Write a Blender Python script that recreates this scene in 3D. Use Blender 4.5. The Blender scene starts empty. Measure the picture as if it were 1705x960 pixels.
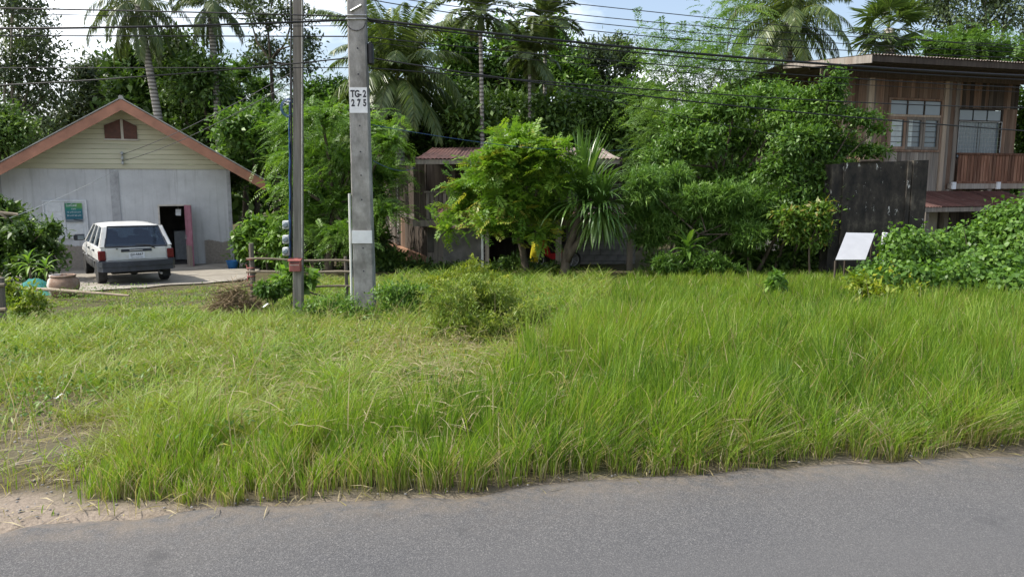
import bpy, bmesh, math, random
import numpy as np
from mathutils import Vector, Matrix

# ------------------------------------------------------------------ camera, light, exposure
S = bpy.context.scene
COL = S.collection
PITCH = math.radians(8.13)
FPX = 1260.0                      # focal length in photograph pixels (1705 wide)
CAMZ = 1.75
cam_data = bpy.data.cameras.new('camera')
cam_data.sensor_width = 36.0
cam_data.lens = 36.0 * FPX / 1705.0
cam_data.clip_start = 0.05
cam_data.clip_end = 3000
cam = bpy.data.objects.new('camera', cam_data)
COL.objects.link(cam)
cam.location = (0, 0, CAMZ)
cam.rotation_euler = (math.pi / 2 - PITCH, 0, 0)
S.camera = cam

SUN_EL = math.radians(52)
SUN_AZ = math.atan2(-0.95, -0.06)     # clockwise from +Y: sun stands to the left
sun_dir = Vector((math.sin(SUN_AZ) * math.cos(SUN_EL), math.cos(SUN_AZ) * math.cos(SUN_EL), math.sin(SUN_EL)))
sl = bpy.data.lights.new('sun', 'SUN')
sl.energy = 4.2
sl.angle = math.radians(0.6)
sl.color = (1.0, 0.95, 0.86)
sun = bpy.data.objects.new('sun', sl)
COL.objects.link(sun)
sun.rotation_euler = sun_dir.to_track_quat('Z', 'Y').to_euler()

W = bpy.data.worlds.new('World')
S.world = W
W.use_nodes = True
nt = W.node_tree
nt.nodes.clear()
def wn(t, **k):
    n = nt.nodes.new(t)
    for a, b in k.items():
        setattr(n, a, b)
    return n
out = wn('ShaderNodeOutputWorld')
bg = wn('ShaderNodeBackground')
bg.inputs['Strength'].default_value = 0.14
sky = wn('ShaderNodeTexSky', sky_type='NISHITA')
sky.sun_disc = False
sky.sun_elevation = SUN_EL
sky.sun_rotation = SUN_AZ
sky.air_density = 1.0
sky.dust_density = 2.6
tc = wn('ShaderNodeTexCoord')
mp = wn('ShaderNodeMapping')
mp.inputs['Scale'].default_value = (1.0, 1.0, 2.1)
mp.inputs['Location'].default_value = (0.33, 0.1, 0.02)
nz = wn('ShaderNodeTexNoise')
nz.inputs['Scale'].default_value = 2.3
nz.inputs['Detail'].default_value = 9
nz.inputs['Roughness'].default_value = 0.56
rp = wn('ShaderNodeValToRGB')
rp.color_ramp.elements[0].position = 0.47
rp.color_ramp.elements[0].color = (.06, .06, .06, 1)
rp.color_ramp.elements[1].position = 0.64
cl = wn('ShaderNodeMix', data_type='RGBA')
cl.inputs['B'].default_value = (10.0, 10.3, 10.8, 1)      # sunlit cloud
nt.links.new(tc.outputs['Generated'], mp.inputs['Vector'])
nt.links.new(mp.outputs['Vector'], nz.inputs['Vector'])
sxyz = wn('ShaderNodeSeparateXYZ')
west = wn('ShaderNodeMath', operation='MULTIPLY_ADD')      # the cloud bank thickens towards the west
west.inputs[1].default_value = -0.17
nt.links.new(tc.outputs['Generated'], sxyz.inputs[0])
nt.links.new(sxyz.outputs['X'], west.inputs[0])
nt.links.new(nz.outputs['Fac'], west.inputs[2])
nt.links.new(west.outputs[0], rp.inputs['Fac'])
nt.links.new(rp.outputs['Color'], cl.inputs['Factor'])
nt.links.new(sky.outputs['Color'], cl.inputs['A'])
nt.links.new(cl.outputs['Result'], bg.inputs['Color'])
nt.links.new(bg.outputs['Background'], out.inputs['Surface'])

S.view_settings.view_transform = 'Standard'
S.view_settings.look = 'None'
S.view_settings.gamma = 1.0
S.view_settings.exposure = 0.58
S.render.engine = 'CYCLES'
S.cycles.max_bounces = 8
S.cycles.transparent_max_bounces = 12
S.cycles.use_denoising = True

# ------------------------------------------------------------------ measuring helpers
def ray(px, py):
    u = (px - 852.5) / FPX
    v = (480 - py) / FPX
    return Vector((u, math.cos(PITCH) + v * math.sin(PITCH), -math.sin(PITCH) + v * math.cos(PITCH)))
def at(px, py, Y):
    d = ray(px, py)
    t = Y / d.y
    return Vector((d.x * t, Y, CAMZ + d.z * t))
def onplane(px, py, O, ang):
    e = Vector((math.cos(ang), math.sin(ang), 0)); n = Vector((-math.sin(ang), math.cos(ang), 0))
    C = Vector((0, 0, CAMZ)); d = ray(px, py)
    t = (Vector((O[0], O[1], 0)) - C).dot(n) / d.dot(n)
    P = C + d * t
    return (P - Vector((O[0], O[1], 0))).dot(e), P.z

RNG = np.random.default_rng(7)
random.seed(5)

# value noise on a lattice
_tab = np.random.default_rng(3).random((256, 256))
def vnoise(x, y, f=1.0):
    x = np.asarray(x, float) * f + 300.3; y = np.asarray(y, float) * f + 300.7
    xi = np.floor(x).astype(int); yi = np.floor(y).astype(int)
    a = x - xi; b = y - yi
    a = a * a * (3 - 2 * a); b = b * b * (3 - 2 * b)
    g = lambda i, j: _tab[i % 256, j % 256]
    return (g(xi, yi) * (1 - a) + g(xi + 1, yi) * a) * (1 - b) + (g(xi, yi + 1) * (1 - a) + g(xi + 1, yi + 1) * a) * b
def fnoise(x, y, f=1.0):
    return 0.55 * vnoise(x, y, f) + 0.3 * vnoise(x, y, f * 2.1) + 0.15 * vnoise(x, y, f * 4.3)
def sstep(a, b, x):
    t = np.clip((np.asarray(x, float) - a) / (b - a), 0, 1)
    return t * t * (3 - 2 * t)

# the road edge, measured on two points of the photograph
def flat(px, py):
    d = ray(px, py); t = -CAMZ / d.z
    return Vector((d.x * t, d.y * t))
E0 = flat(250, 855); E1 = flat(1705, 745)
RD = (E1 - E0).normalized(); RN = Vector((-RD.y, RD.x))
ROAD_ANG = math.atan2(RD.y, RD.x)
def sdist(x, y):
    return (np.asarray(x, float) - E0.x) * RN.x + (np.asarray(y, float) - E0.y) * RN.y
def tdist(x, y):
    return (np.asarray(x, float) - E0.x) * RD.x + (np.asarray(y, float) - E0.y) * RD.y
def H(x, y):
    s = sdist(x, y)
    h = -1.1 * np.clip((s - 0.2) / 21, 0, 1) ** 0.82
    return h + 0.07 * (fnoise(x, y, 0.6) - 0.5) * sstep(0.2, 2.5, s)
def h1(x, y): return float(H(x, y))
def gp(px, Y):
    """ground point seen in column px at distance Y"""
    P = at(px, 440, Y)
    return Vector((P.x, Y, h1(P.x, Y)))

# ------------------------------------------------------------------ object helpers
def props(o, label=None, cat=None, group=None, kind=None):
    if label: o['label'] = label
    if cat: o['category'] = cat
    if group: o['group'] = group
    if kind: o['kind'] = kind
    return o
def thing(name, label, cat, loc=(0, 0, 0), rz=0, group=None):
    o = bpy.data.objects.new(name, None); COL.objects.link(o)
    o.location = loc; o.rotation_euler = (0, 0, rz); o.empty_display_size = 0.2
    return props(o, label, cat, group)
def link(name, me, parent=None, mat=None):
    o = bpy.data.objects.new(name, me); COL.objects.link(o)
    if mat is not None and not me.materials: me.materials.append(mat)
    if parent is not None: o.parent = parent
    return o
def obj(name, bm, mat, parent=None, smooth=False, label=None):
    me = bpy.data.meshes.new(name); bm.to_mesh(me); bm.free()
    if smooth:
        me.polygons.foreach_set('use_smooth', [True] * len(me.polygons))
    o = link(name, me, parent, mat)
    if label: o['label'] = label
    return o
def BM(): return bmesh.new()
def bx(bm, x0, x1, y0, y1, z0, z1, bev=0.0):
    vs = [bm.verts.new((x, y, z)) for x in (x0, x1) for y in (y0, y1) for z in (z0, z1)]
    fs = [bm.faces.new([vs[i] for i in f]) for f in ((0, 1, 3, 2), (4, 6, 7, 5), (0, 4, 5, 1), (2, 3, 7, 6), (0, 2, 6, 4), (1, 5, 7, 3))]
    if bev:
        es = list({e for f in fs for e in f.edges})
        bmesh.ops.bevel(bm, geom=es, offset=bev, segments=1, affect='EDGES')
_boxes = {}
def pbox(name, parent, mat, x0, x1, y0, y1, z0, z1, bev=0.0):
    k = (round(x1 - x0, 3), round(y1 - y0, 3), round(z1 - z0, 3), mat.name, bev)
    if k not in _boxes:
        bm = BM(); bx(bm, -k[0] / 2, k[0] / 2, -k[1] / 2, k[1] / 2, -k[2] / 2, k[2] / 2, bev)
        me = bpy.data.meshes.new(name); bm.to_mesh(me); bm.free(); me.materials.append(mat)
        _boxes[k] = me
    o = link(name, _boxes[k], parent)
    o.location = ((x0 + x1) / 2, (y0 + y1) / 2, (z0 + z1) / 2)
    return o
def prism(bm, pts, d0, d1, axis='y'):
    """polygon given in (a,b) extruded; axis y: (x,z) outline from y=d0 to d1; axis x: (y,z); axis z: (x,y)"""
    mk = {'y': lambda p, d: (p[0], d, p[1]), 'x': lambda p, d: (d, p[0], p[1]), 'z': lambda p, d: (p[0], p[1], d)}[axis]
    A = [bm.verts.new(mk(p, d0)) for p in pts]; B = [bm.verts.new(mk(p, d1)) for p in pts]
    bm.faces.new(A); bm.faces.new(B[::-1])
    n = len(pts)
    for i in range(n):
        bm.faces.new((A[i], B[i], B[(i + 1) % n], A[(i + 1) % n]))
    bmesh.ops.recalc_face_normals(bm, faces=bm.faces[:])
def tube(bm, pts, radii, seg=8, caps=True):
    pts = [Vector(p) for p in pts]
    if not hasattr(radii, '__len__'): radii = [radii] * len(pts)
    rings = []
    ref = None
    for i, p in enumerate(pts):
        d = (pts[min(i + 1, len(pts) - 1)] - pts[max(i - 1, 0)]).normalized()
        if ref is None:
            ref = Vector((1, 0, 0)) if abs(d.x) < 0.8 else Vector((0, 1, 0))
        a = (ref - d * ref.dot(d)).normalized(); b = d.cross(a); ref = a
        rings.append([bm.verts.new(p + (a * math.cos(2 * math.pi * k / seg) + b * math.sin(2 * math.pi * k / seg)) * radii[i]) for k in range(seg)])
    for r0, r1 in zip(rings, rings[1:]):
        for k in range(seg):
            bm.faces.new((r0[k], r0[(k + 1) % seg], r1[(k + 1) % seg], r1[k]))
    if caps:
        bm.faces.new(rings[0][::-1]); bm.faces.new(rings[-1])
def lathe(bm, prof, seg=24, c=(0, 0, 0)):
    rings = []
    for r, z in prof:
        rings.append([bm.verts.new((c[0] + r * math.cos(2 * math.pi * k / seg), c[1] + r * math.sin(2 * math.pi * k / seg), c[2] + z)) for k in range(seg)])
    for r0, r1 in zip(rings, rings[1:]):
        for k in range(seg):
            bm.faces.new((r0[k], r0[(k + 1) % seg], r1[(k + 1) % seg], r1[k]))
    bm.faces.new(rings[0][::-1]); bm.faces.new(rings[-1])
def corr_sheet(name, parent, mat, x0, x1, p0, p1, pitch=0.1, amp=0.014, sag=0.0, seed=0):
    """corrugated sheet from x0..x1, running from p0=(y,z) to p1=(y,z)"""
    r = random.Random(seed)
    n = max(4, int((x1 - x0) / pitch * 4)); m = 5
    bm = BM(); g = []
    ph = r.random() * 6; tilt = r.uniform(-.01, .01)
    for j in range(m + 1):
        t = j / m
        row = []
        for i in range(n + 1):
            x = x0 + (x1 - x0) * i / n
            z = p0[1] + (p1[1] - p0[1]) * t + amp * math.sin(2 * math.pi * x / pitch) - sag * math.sin(math.pi * t) + tilt * (x - x0) + 0.006 * math.sin(ph + x * 3 + t * 4)
            row.append(bm.verts.new((x, p0[0] + (p1[0] - p0[0]) * t, z)))
        g.append(row)
    for j in range(m):
        for i in range(n):
            bm.faces.new((g[j][i], g[j][i + 1], g[j + 1][i + 1], g[j + 1][i]))
    o = obj(name, bm, mat, parent)
    return o
def textmesh(s, size, mat, name, parent, loc, rot=(math.pi / 2, 0, 0), align='CENTER', ext=0.0, sx=1.0, off=0.0):
    cu = bpy.data.curves.new(name, 'FONT'); cu.body = s; cu.size = size; cu.align_x = align; cu.align_y = 'CENTER'; cu.extrude = ext
    cu.offset = off
    t = bpy.data.objects.new(name, cu); COL.objects.link(t)
    dg = bpy.context.evaluated_depsgraph_get()
    me = bpy.data.meshes.new_from_object(t.evaluated_get(dg))
    bpy.data.objects.remove(t)
    o = link(name, me, parent); me.materials.clear(); me.materials.append(mat)
    o.location = loc; o.rotation_euler = rot; o.scale = (sx, 1, 1)
    return o

# ------------------------------------------------------------------ materials
class NT:
    def __init__(s, name):
        s.m = bpy.data.materials.new(name); s.m.use_nodes = True
        s.t = s.m.node_tree; s.t.nodes.clear()
        s.out = s.n('ShaderNodeOutputMaterial')
        s.b = s.n('ShaderNodeBsdfPrincipled')
        s.l(s.b.outputs[0], s.out.inputs[0])
    def n(s, t, **k):
        x = s.t.nodes.new(t)
        for a, b in k.items():
            if hasattr(x, a): setattr(x, a, b)
            else: x.inputs[a].default_value = b
        return x
    def l(s, a, b): s.t.links.new(a, b)
    def coord(s, kind='Object', scale=(1, 1, 1)):
        tcn = s.n('ShaderNodeTexCoord'); m = s.n('ShaderNodeMapping'); m.inputs['Scale'].default_value = scale
        s.l(tcn.outputs[kind], m.inputs['Vector']); return m.outputs[0]
    def noise(s, vec, scale, detail=5, rough=0.55):
        x = s.n('ShaderNodeTexNoise'); x.inputs['Scale'].default_value = scale; x.inputs['Detail'].default_value = detail; x.inputs['Roughness'].default_value = rough
        s.l(vec, x.inputs['Vector']); return x.outputs['Fac']
    def ramp(s, fac, stops):
        r = s.n('ShaderNodeValToRGB'); el = r.color_ramp.elements
        while len(el) < len(stops): el.new(0.5)
        for e, (p, c) in zip(el, stops):
            e.position = p; e.color = (*c, 1) if not isinstance(c, (int, float)) else (c, c, c, 1)
        s.l(fac, r.inputs[0]); return r.outputs[0]
    def mix(s, f, a, b, mode='MIX'):
        x = s.n('ShaderNodeMix', data_type='RGBA', blend_type=mode)
        for i, v in (('Factor', f), ('A', a), ('B', b)):
            if hasattr(v, 'is_linked') or hasattr(v, 'links'): s.l(v, x.inputs[i])
            elif isinstance(v, (int, float)): x.inputs[i].default_value = v
            else: x.inputs[i].default_value = (*v, 1)
        return x.outputs['Result']
    def math(s, op, a, b=0.0):
        x = s.n('ShaderNodeMath', operation=op)
        for i, v in ((0, a), (1, b)):
            if isinstance(v, (int, float)): x.inputs[i].default_value = v
            else: s.l(v, x.inputs[i])
        return x.outputs[0]
    def color(s, c):
        if isinstance(c, tuple): s.b.inputs['Base Color'].default_value = (*c, 1)
        else: s.l(c, s.b.inputs['Base Color'])
    def rough(s, r): s.b.inputs['Roughness'].default_value = r; return s
    def bump(s, h, strength=0.4, dist=0.01):
        x = s.n('ShaderNodeBump'); x.inputs['Strength'].default_value = strength; x.inputs['Distance'].default_value = dist
        s.l(h, x.inputs['Height']); s.l(x.outputs[0], s.b.inputs['Normal'])
    def rnd(s):
        return s.n('ShaderNodeObjectInfo').outputs['Random']
    def attr(s, name):
        a = s.n('ShaderNodeAttribute'); a.attribute_name = name; return a.outputs['Fac']

def plain(name, c, rough=0.6, var=0.25, scale=6, metal=0.0, bump=0.15, spec=0.4):
    k = NT(name); v = k.coord('Object')
    n1 = k.noise(v, scale, 6)
    lo = tuple(x * (1 - var) for x in c); hi = tuple(min(1, x * (1 + var)) for x in c)
    k.color(k.ramp(n1, [(0.3, lo), (0.7, hi)]))
    k.rough(rough); k.b.inputs['Metallic'].default_value = metal
    k.b.inputs['Specular IOR Level'].default_value = spec
    if bump: k.bump(k.noise(v, scale * 6, 4), bump, 0.01)
    return k.m
def wood(name, cols, grain=(1, 1, 0.06), scale=14, rough=0.8, rv=(0.55, 0.95, 1.3)):
    """weathered planks: grain stretched along the length, tone differs per plank"""
    k = NT(name); v = k.coord('Object', grain)
    r = k.rnd(); off = k.n('ShaderNodeVectorMath', operation='ADD')
    cx = k.n('ShaderNodeCombineXYZ'); m = k.math('MULTIPLY', r, 37.0)
    for i in range(3): k.l(m, cx.inputs[i])
    k.l(v, off.inputs[0]); k.l(cx.outputs[0], off.inputs[1])
    g = k.noise(off.outputs[0], scale, 7, 0.65)
    a = k.ramp(g, [(0.28, cols[0]), (0.5, cols[1]), (0.72, cols[2])])
    st = k.noise(off.outputs[0], scale * 0.23, 3)
    a = k.mix(k.ramp(st, [(0.4, 0.0), (0.75, 0.6)]), a, cols[3] if len(cols) > 3 else cols[0])
    b = k.mix(1.0, a, k.ramp(r, [(0.0, rv[0]), (0.5, rv[1]), (1.0, rv[2])]), 'MULTIPLY')
    k.color(b); k.rough(rough); k.b.inputs['Specular IOR Level'].default_value = 0.25
    k.bump(g, 0.5, 0.006)
    return k.m
def leafmat(name, stops, trans=0.32, rough=0.45, spec=0.35, tmul=(1.5, 1.6, 0.7)):
    if name.startswith('leaf') or name.startswith('palm') or name.startswith('sword'):
        g_ = 1.28 if any(q in name for q in ('mid', 'vine', 'mixed', 'lace')) else 1.5 if ('oleander' in name or 'dark' in name) else 1.12
        stops = [(p, (c[0] * g_, c[1] * g_, c[2] * .95)) for p, c in stops]
    k = NT(name)
    a = k.attr('var')
    c = k.ramp(a, stops)
    k.color(c); k.rough(rough); k.b.inputs['Specular IOR Level'].default_value = spec
    t = k.n('ShaderNodeBsdfTranslucent')
    k.l(k.mix(1.0, c, tmul, 'MULTIPLY'), t.inputs['Color'])
    mx = k.n('ShaderNodeMixShader'); mx.inputs[0].default_value = trans
    k.l(k.b.outputs[0], mx.inputs[1]); k.l(t.outputs[0], mx.inputs[2]); k.l(mx.outputs[0], k.out.inputs[0])
    return k.m
def barkmat(name, a, b, scale=9):
    k = NT(name); v = k.coord('Object', (1, 1, 0.25))
    n1 = k.noise(v, scale, 7, 0.65); k.color(k.ramp(n1, [(0.3, a), (0.7, b)])); k.rough(0.9)
    k.b.inputs['Specular IOR Level'].default_value = 0.15
    k.bump(n1, 0.7, 0.02); return k.m

M = {}
# asphalt: worn grey aggregate
k = NT('asphalt'); v = k.coord('Object')
n1 = k.noise(v, 210, 3, 0.7); n2 = k.noise(v, 0.7, 5); n3 = k.noise(v, 240, 2, 0.5)
vo = k.n('ShaderNodeTexVoronoi'); vo.inputs['Scale'].default_value = 190; k.l(v, vo.inputs['Vector'])
stone = k.ramp(vo.outputs['Color'], [(0.2, (0.07, 0.07, 0.074)), (0.62, (0.145, 0.143, 0.145)), (0.95, (0.26, 0.25, 0.24))])
c = k.mix(k.ramp(n1, [(0.38, 0.0), (0.6, 1.0)]), (0.055, 0.055, 0.06), stone)
c = k.mix(k.ramp(n2, [(0.35, 0.0), (0.7, 0.22)]), c, (0.20, 0.185, 0.165))
c = k.mix(k.ramp(k.attr('track'), [(0.0, 0.0), (1.0, 0.5)]), c, (0.105, 0.104, 0.107))
n4 = k.noise(k.coord('Object'), 2.6, 6, 0.7)
c = k.mix(k.ramp(n4, [(0.60, 0.0), (0.70, 0.55)]), c, (0.055, 0.055, 0.057))
e = k.ramp(k.attr('edge'), [(0.0, 0.0), (0.6, 0.12), (1.0, 0.6)])
nb = k.noise(v, 9, 6, 0.7)
c = k.mix(k.mix(1.0, e, k.ramp(nb, [(0.35, 0.0), (0.65, 1.0)]), 'MULTIPLY'), c, (0.24, 0.19, 0.14))
k.color(c); k.rough(0.85); k.b.inputs['Specular IOR Level'].default_value = 0.3
k.bump(n1, 0.8, 0.008); M['asphalt'] = k.m
# ground: brown soil with litter, sandy verge by attribute
k = NT('soil'); v = k.coord('Object')
n1 = k.noise(v, 14, 8, 0.7); n2 = k.noise(v, 1.3, 5); n3 = k.noise(v, 60, 4, 0.7)
a = k.ramp(n1, [(0.3, (0.045, 0.035, 0.022)), (0.55, (0.10, 0.085, 0.05)), (0.75, (0.19, 0.16, 0.10))])
a = k.mix(k.ramp(n2, [(0.4, 0.0), (0.65, 0.55)]), a, (0.06, 0.075, 0.025))
sd = k.ramp(n3, [(0.3, (0.19, 0.155, 0.125)), (0.6, (0.29, 0.24, 0.195)), (0.8, (0.38, 0.33, 0.275))])
sd = k.mix(k.ramp(n1, [(0.5, 0.0), (0.72, 0.75)]), sd, (0.16, 0.13, 0.10))
k.color(k.mix(k.attr('sand'), a, sd)); k.rough(0.95); k.b.inputs['Specular IOR Level'].default_value = 0.1
k.bump(n1, 0.9, 0.03); M['soil'] = k.m
# concrete yard
k = NT('yard_concrete'); v = k.coord('Object')
n1 = k.noise(v, 1.2, 7, 0.65); n2 = k.noise(v, 30, 5, 0.7)
a = k.ramp(n1, [(0.3, (0.16, 0.14, 0.115)), (0.55, (0.28, 0.255, 0.215)), (0.75, (0.38, 0.35, 0.30))])
a = k.mix(k.ramp(n2, [(0.45, 0.0), (0.75, 0.5)]), a, (0.22, 0.18, 0.13))
k.color(a); k.rough(0.9); k.bump(n2, 0.4, 0.01); M['yard'] = k.m
# concrete pole
k = NT('pole_concrete'); v = k.coord('Object', (1, 1, 0.35)); v2 = k.coord('Object')
n1 = k.noise(v, 7, 7, 0.65); n2 = k.noise(v2, 70, 4, 0.7); n3 = k.noise(v2, 2.2, 5)
a = k.ramp(n1, [(0.28, (0.15, 0.145, 0.135)), (0.5, (0.30, 0.29, 0.275)), (0.75, (0.40, 0.39, 0.37))])
a = k.mix(k.ramp(n3, [(0.46, 0.0), (0.62, 0.8)]), a, (0.115, 0.11, 0.10))
a = k.mix(k.ramp(n2, [(0.5, 0.0), (0.8, 0.6)]), a, (0.16, 0.15, 0.14))
k.color(a); k.rough(0.9); k.bump(n2, 0.5, 0.006); M['pole'] = k.m
M['old_wood_pole'] = wood('old_pole', [(0.10, 0.095, 0.085), (0.20, 0.19, 0.17), (0.29, 0.27, 0.24), (0.12, 0.09, 0.07)], (1, 1, 0.05), 20)
# rendered wall of the left house: pale blue grey paint, bare cement patch low down
k = NT('painted_render'); v = k.coord('Object')
n1 = k.noise(v, 1.6, 6, 0.6); n2 = k.noise(v, 14, 6, 0.7)
a = k.ramp(n1, [(0.3, (0.44, 0.442, 0.45)), (0.7, (0.57, 0.572, 0.58))])
a = k.mix(k.ramp(n2, [(0.5, 0.0), (0.8, 0.35)]), a, (0.36, 0.35, 0.34))
sx = k.n('ShaderNodeSeparateXYZ'); k.l(v, sx.inputs[0])
zz = k.math('ADD', sx.outputs[2], k.math('MULTIPLY', n1, 0.5))
low = k.ramp(k.math('MULTIPLY', zz, 0.5), [(0.54, 1.0), (0.56, 0.0)])
xr = k.ramp(k.math('MULTIPLY', sx.outputs[0], 0.1), [(0.585, 0.0), (0.59, 1.0)])
xl = k.ramp(k.math('MULTIPLY', sx.outputs[0], 0.1), [(0.31, 1.0), (0.33, 0.0)])
both = k.mix(1.0, xr, xl, 'ADD')
cem = k.ramp(n2, [(0.3, (0.20, 0.17, 0.14)), (0.7, (0.33, 0.29, 0.25))])
a = k.mix(k.mix(1.0, low, both, 'MULTIPLY'), a, cem)
vs = k.coord('Object', (6, 6, 0.35)); n3 = k.noise(vs, 1.4, 5, 0.6)
a = k.mix(k.ramp(n3, [(0.54, 0.0), (0.72, 0.5)]), a, (0.22, 0.21, 0.2))
k.color(a); k.rough(0.85); k.bump(n2, 0.25, 0.006); M['wall'] = k.m
M['pilaster'] = plain('pilaster_cement', (0.36, 0.36, 0.37), 0.9, 0.25, 5)
M['board'] = wood('gable_paint', [(0.47, 0.44, 0.315), (0.54, 0.51, 0.375), (0.59, 0.56, 0.42), (0.48, 0.45, 0.33)], (0.2, 1, 1), 4, 0.6, (0.92, 1.0, 1.06))
M['salmon'] = plain('salmon_paint', (0.38, 0.175, 0.112), 0.6, 0.2, 3)
M['roof_grey'] = plain('fibre_cement', (0.36, 0.34, 0.32), 0.85, 0.25, 3)
M['brown_pane'] = plain('brown_louvre', (0.10, 0.035, 0.02), 0.5, 0.25, 9)
M['cream_paint'] = plain('cream_paint', (0.5, 0.46, 0.40), 0.6, 0.15, 8)
M['shutter'] = plain('white_shutter', (0.60, 0.61, 0.62), 0.55, 0.12, 8)
M['pink'] = plain('pink_paint', (0.29, 0.13, 0.17), 0.6, 0.25, 6)
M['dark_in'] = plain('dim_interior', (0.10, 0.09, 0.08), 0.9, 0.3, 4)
M['dark_wood'] = wood('dark_planks', [(0.035, 0.028, 0.022), (0.075, 0.06, 0.048), (0.13, 0.105, 0.085), (0.05, 0.035, 0.03)])
M['grey_wood'] = wood('silvered_planks', [(0.13, 0.115, 0.10), (0.24, 0.215, 0.19), (0.35, 0.31, 0.27), (0.18, 0.13, 0.10)])
M['brown_wood'] = wood('brown_planks', [(0.095, 0.055, 0.037), (0.185, 0.115, 0.080), (0.30, 0.205, 0.15), (0.25, 0.20, 0.16)])
M['red_wood'] = wood('red_brown_slats', [(0.075, 0.034, 0.022), (0.18, 0.088, 0.056), (0.36, 0.22, 0.155), (0.14, 0.058, 0.036)])
M['pale_wood'] = wood('pale_timber', [(0.28, 0.22, 0.17), (0.40, 0.33, 0.26), (0.50, 0.42, 0.34), (0.30, 0.2, 0.14)])
M['bamboo'] = wood('bamboo_rail', [(0.14, 0.115, 0.08), (0.24, 0.20, 0.15), (0.33, 0.28, 0.21), (0.15, 0.10, 0.07)], (0.1, 1, 1), 8)
# rust red corrugated sheet
k = NT('rusty_sheet'); v = k.coord('Object', (1, 0.25, 1)); r = k.rnd()
n1 = k.noise(v, 3, 7, 0.65); n2 = k.noise(v, 22, 5, 0.7)
a = k.ramp(n1, [(0.3, (0.05, 0.020, 0.016)), (0.55, (0.105, 0.045, 0.037)), (0.75, (0.16, 0.09, 0.078))])
a = k.mix(k.ramp(n2, [(0.56, 0.0), (0.72, 0.75)]), a, (0.19, 0.155, 0.135))
a = k.mix(1.0, a, k.ramp(r, [(0, 0.7), (1, 1.15)]), 'MULTIPLY')
k.color(a); k.rough(0.75); k.bump(n2, 0.3, 0.004); M['rust'] = k.m
k = NT('old_zinc_sheet'); v = k.coord('Object', (1, 0.25, 1)); n1 = k.noise(v, 4, 7, 0.7)
k.color(k.ramp(n1, [(0.3, (0.10, 0.06, 0.045)), (0.55, (0.22, 0.18, 0.16)), (0.75, (0.34, 0.31, 0.29))])); k.rough(0.7); M['zinc'] = k.m
# black weathered concrete with white flecks
k = NT('blackened_concrete'); v = k.coord('Object', (1, 1, 0.55)); v2 = k.coord('Object')
n1 = k.noise(v, 2.4, 7, 0.65); n2 = k.noise(v2, 5.5, 6, 0.7); n3 = k.noise(v2, 40, 4)
a = k.ramp(k.noise(v, 3.2, 7, 0.7), [(0.38, (0.010, 0.0095, 0.009)), (0.54, (0.036, 0.031, 0.025)), (0.70, (0.115, 0.10, 0.078))])
a = k.mix(k.ramp(n2, [(0.45, 0.0), (0.7, 0.5)]), a, (0.02, 0.018, 0.017))
nf = k.noise(k.coord('Object', (1.6, 1.6, 0.7)), 4.2, 5, 0.75)
a = k.mix(k.ramp(nf, [(0.625, 0.0), (0.64, 0.9)]), a, (0.5, 0.5, 0.48))
k.color(a); k.rough(0.95); k.bump(n3, 0.5, 0.01); M['black_wall'] = k.m
M['grey_block'] = plain('grey_block', (0.22, 0.21, 0.20), 0.95, 0.35, 3)
M['pale_block'] = plain('pale_render', (0.46, 0.43, 0.38), 0.95, 0.3, 2)
M['mud_base'] = plain('orange_mud', (0.34, 0.19, 0.12), 0.95, 0.35, 3)
M['white_paint'] = plain('white_paint', (0.66, 0.67, 0.69), 0.6, 0.12, 6)
M['white_board'] = plain('white_sheet', (0.37, 0.38, 0.41), 0.6, 0.08, 3, bump=0)
M['black_paint'] = plain('black_paint', (0.025, 0.025, 0.035), 0.6, 0.2, 20, bump=0)
M['pvc'] = plain('pvc', (0.55, 0.55, 0.52), 0.4, 0.15, 5, bump=0)
M['cable'] = plain('cable_black', (0.018, 0.018, 0.02), 0.5, 0.2, 9, bump=0)
M['blue_cable'] = plain('cable_blue', (0.015, 0.06, 0.17), 0.5, 0.2, 9, bump=0)
M['rope'] = plain('white_rope', (0.6, 0.6, 0.58), 0.8, 0.1, 9, bump=0)
M['steel'] = plain('galvanised', (0.35, 0.36, 0.37), 0.45, 0.2, 9, 0.7)
M['mailbox'] = plain('mailbox_red', (0.27, 0.085, 0.075), 0.55, 0.25, 9)
M['grey_plastic'] = plain('meter_grey', (0.42, 0.44, 0.45), 0.5, 0.15, 9)
M['blue_plastic'] = plain('bucket_blue', (0.03, 0.16, 0.45), 0.4, 0.12, 5)
M['teal_net'] = plain('teal_net', (0.012, 0.16, 0.14), 0.75, 0.5, 30, bump=0.6)
k = NT('clay_jar'); v = k.coord('Object'); n1 = k.noise(v, 3.5, 6, 0.65); n2 = k.noise(v, 18, 5)
a = k.ramp(n1, [(0.35, (0.17, 0.10, 0.065)), (0.6, (0.30, 0.20, 0.14))])
a = k.mix(k.ramp(n2, [(0.5, 0.0), (0.7, 0.4)]), a, (0.38, 0.33, 0.28))
sx = k.n('ShaderNodeSeparateXYZ'); k.l(v, sx.inputs[0])
a = k.mix(k.ramp(k.math('ADD', k.math('MULTIPLY', sx.outputs[0], -1.0), k.math('MULTIPLY', n1, 0.3)), [(0.27, 0.0), (0.33, 0.85)]), a, (0.52, 0.49, 0.45))  # pale left side: the sunlit half put into the clay colour
k.color(a); k.rough(0.8); k.bump(n2, 0.3, 0.01); M['clay'] = k.m
M['straw'] = plain('dry_straw', (0.21, 0.155, 0.09), 0.9, 0.45, 12)
M['yellow_cloth'] = plain('yellow_cloth', (0.55, 0.47, 0.02), 0.85, 0.2, 8)
M['red_plastic'] = plain('red_fairing', (0.40, 0.012, 0.02), 0.35, 0.15, 8, bump=0)
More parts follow.
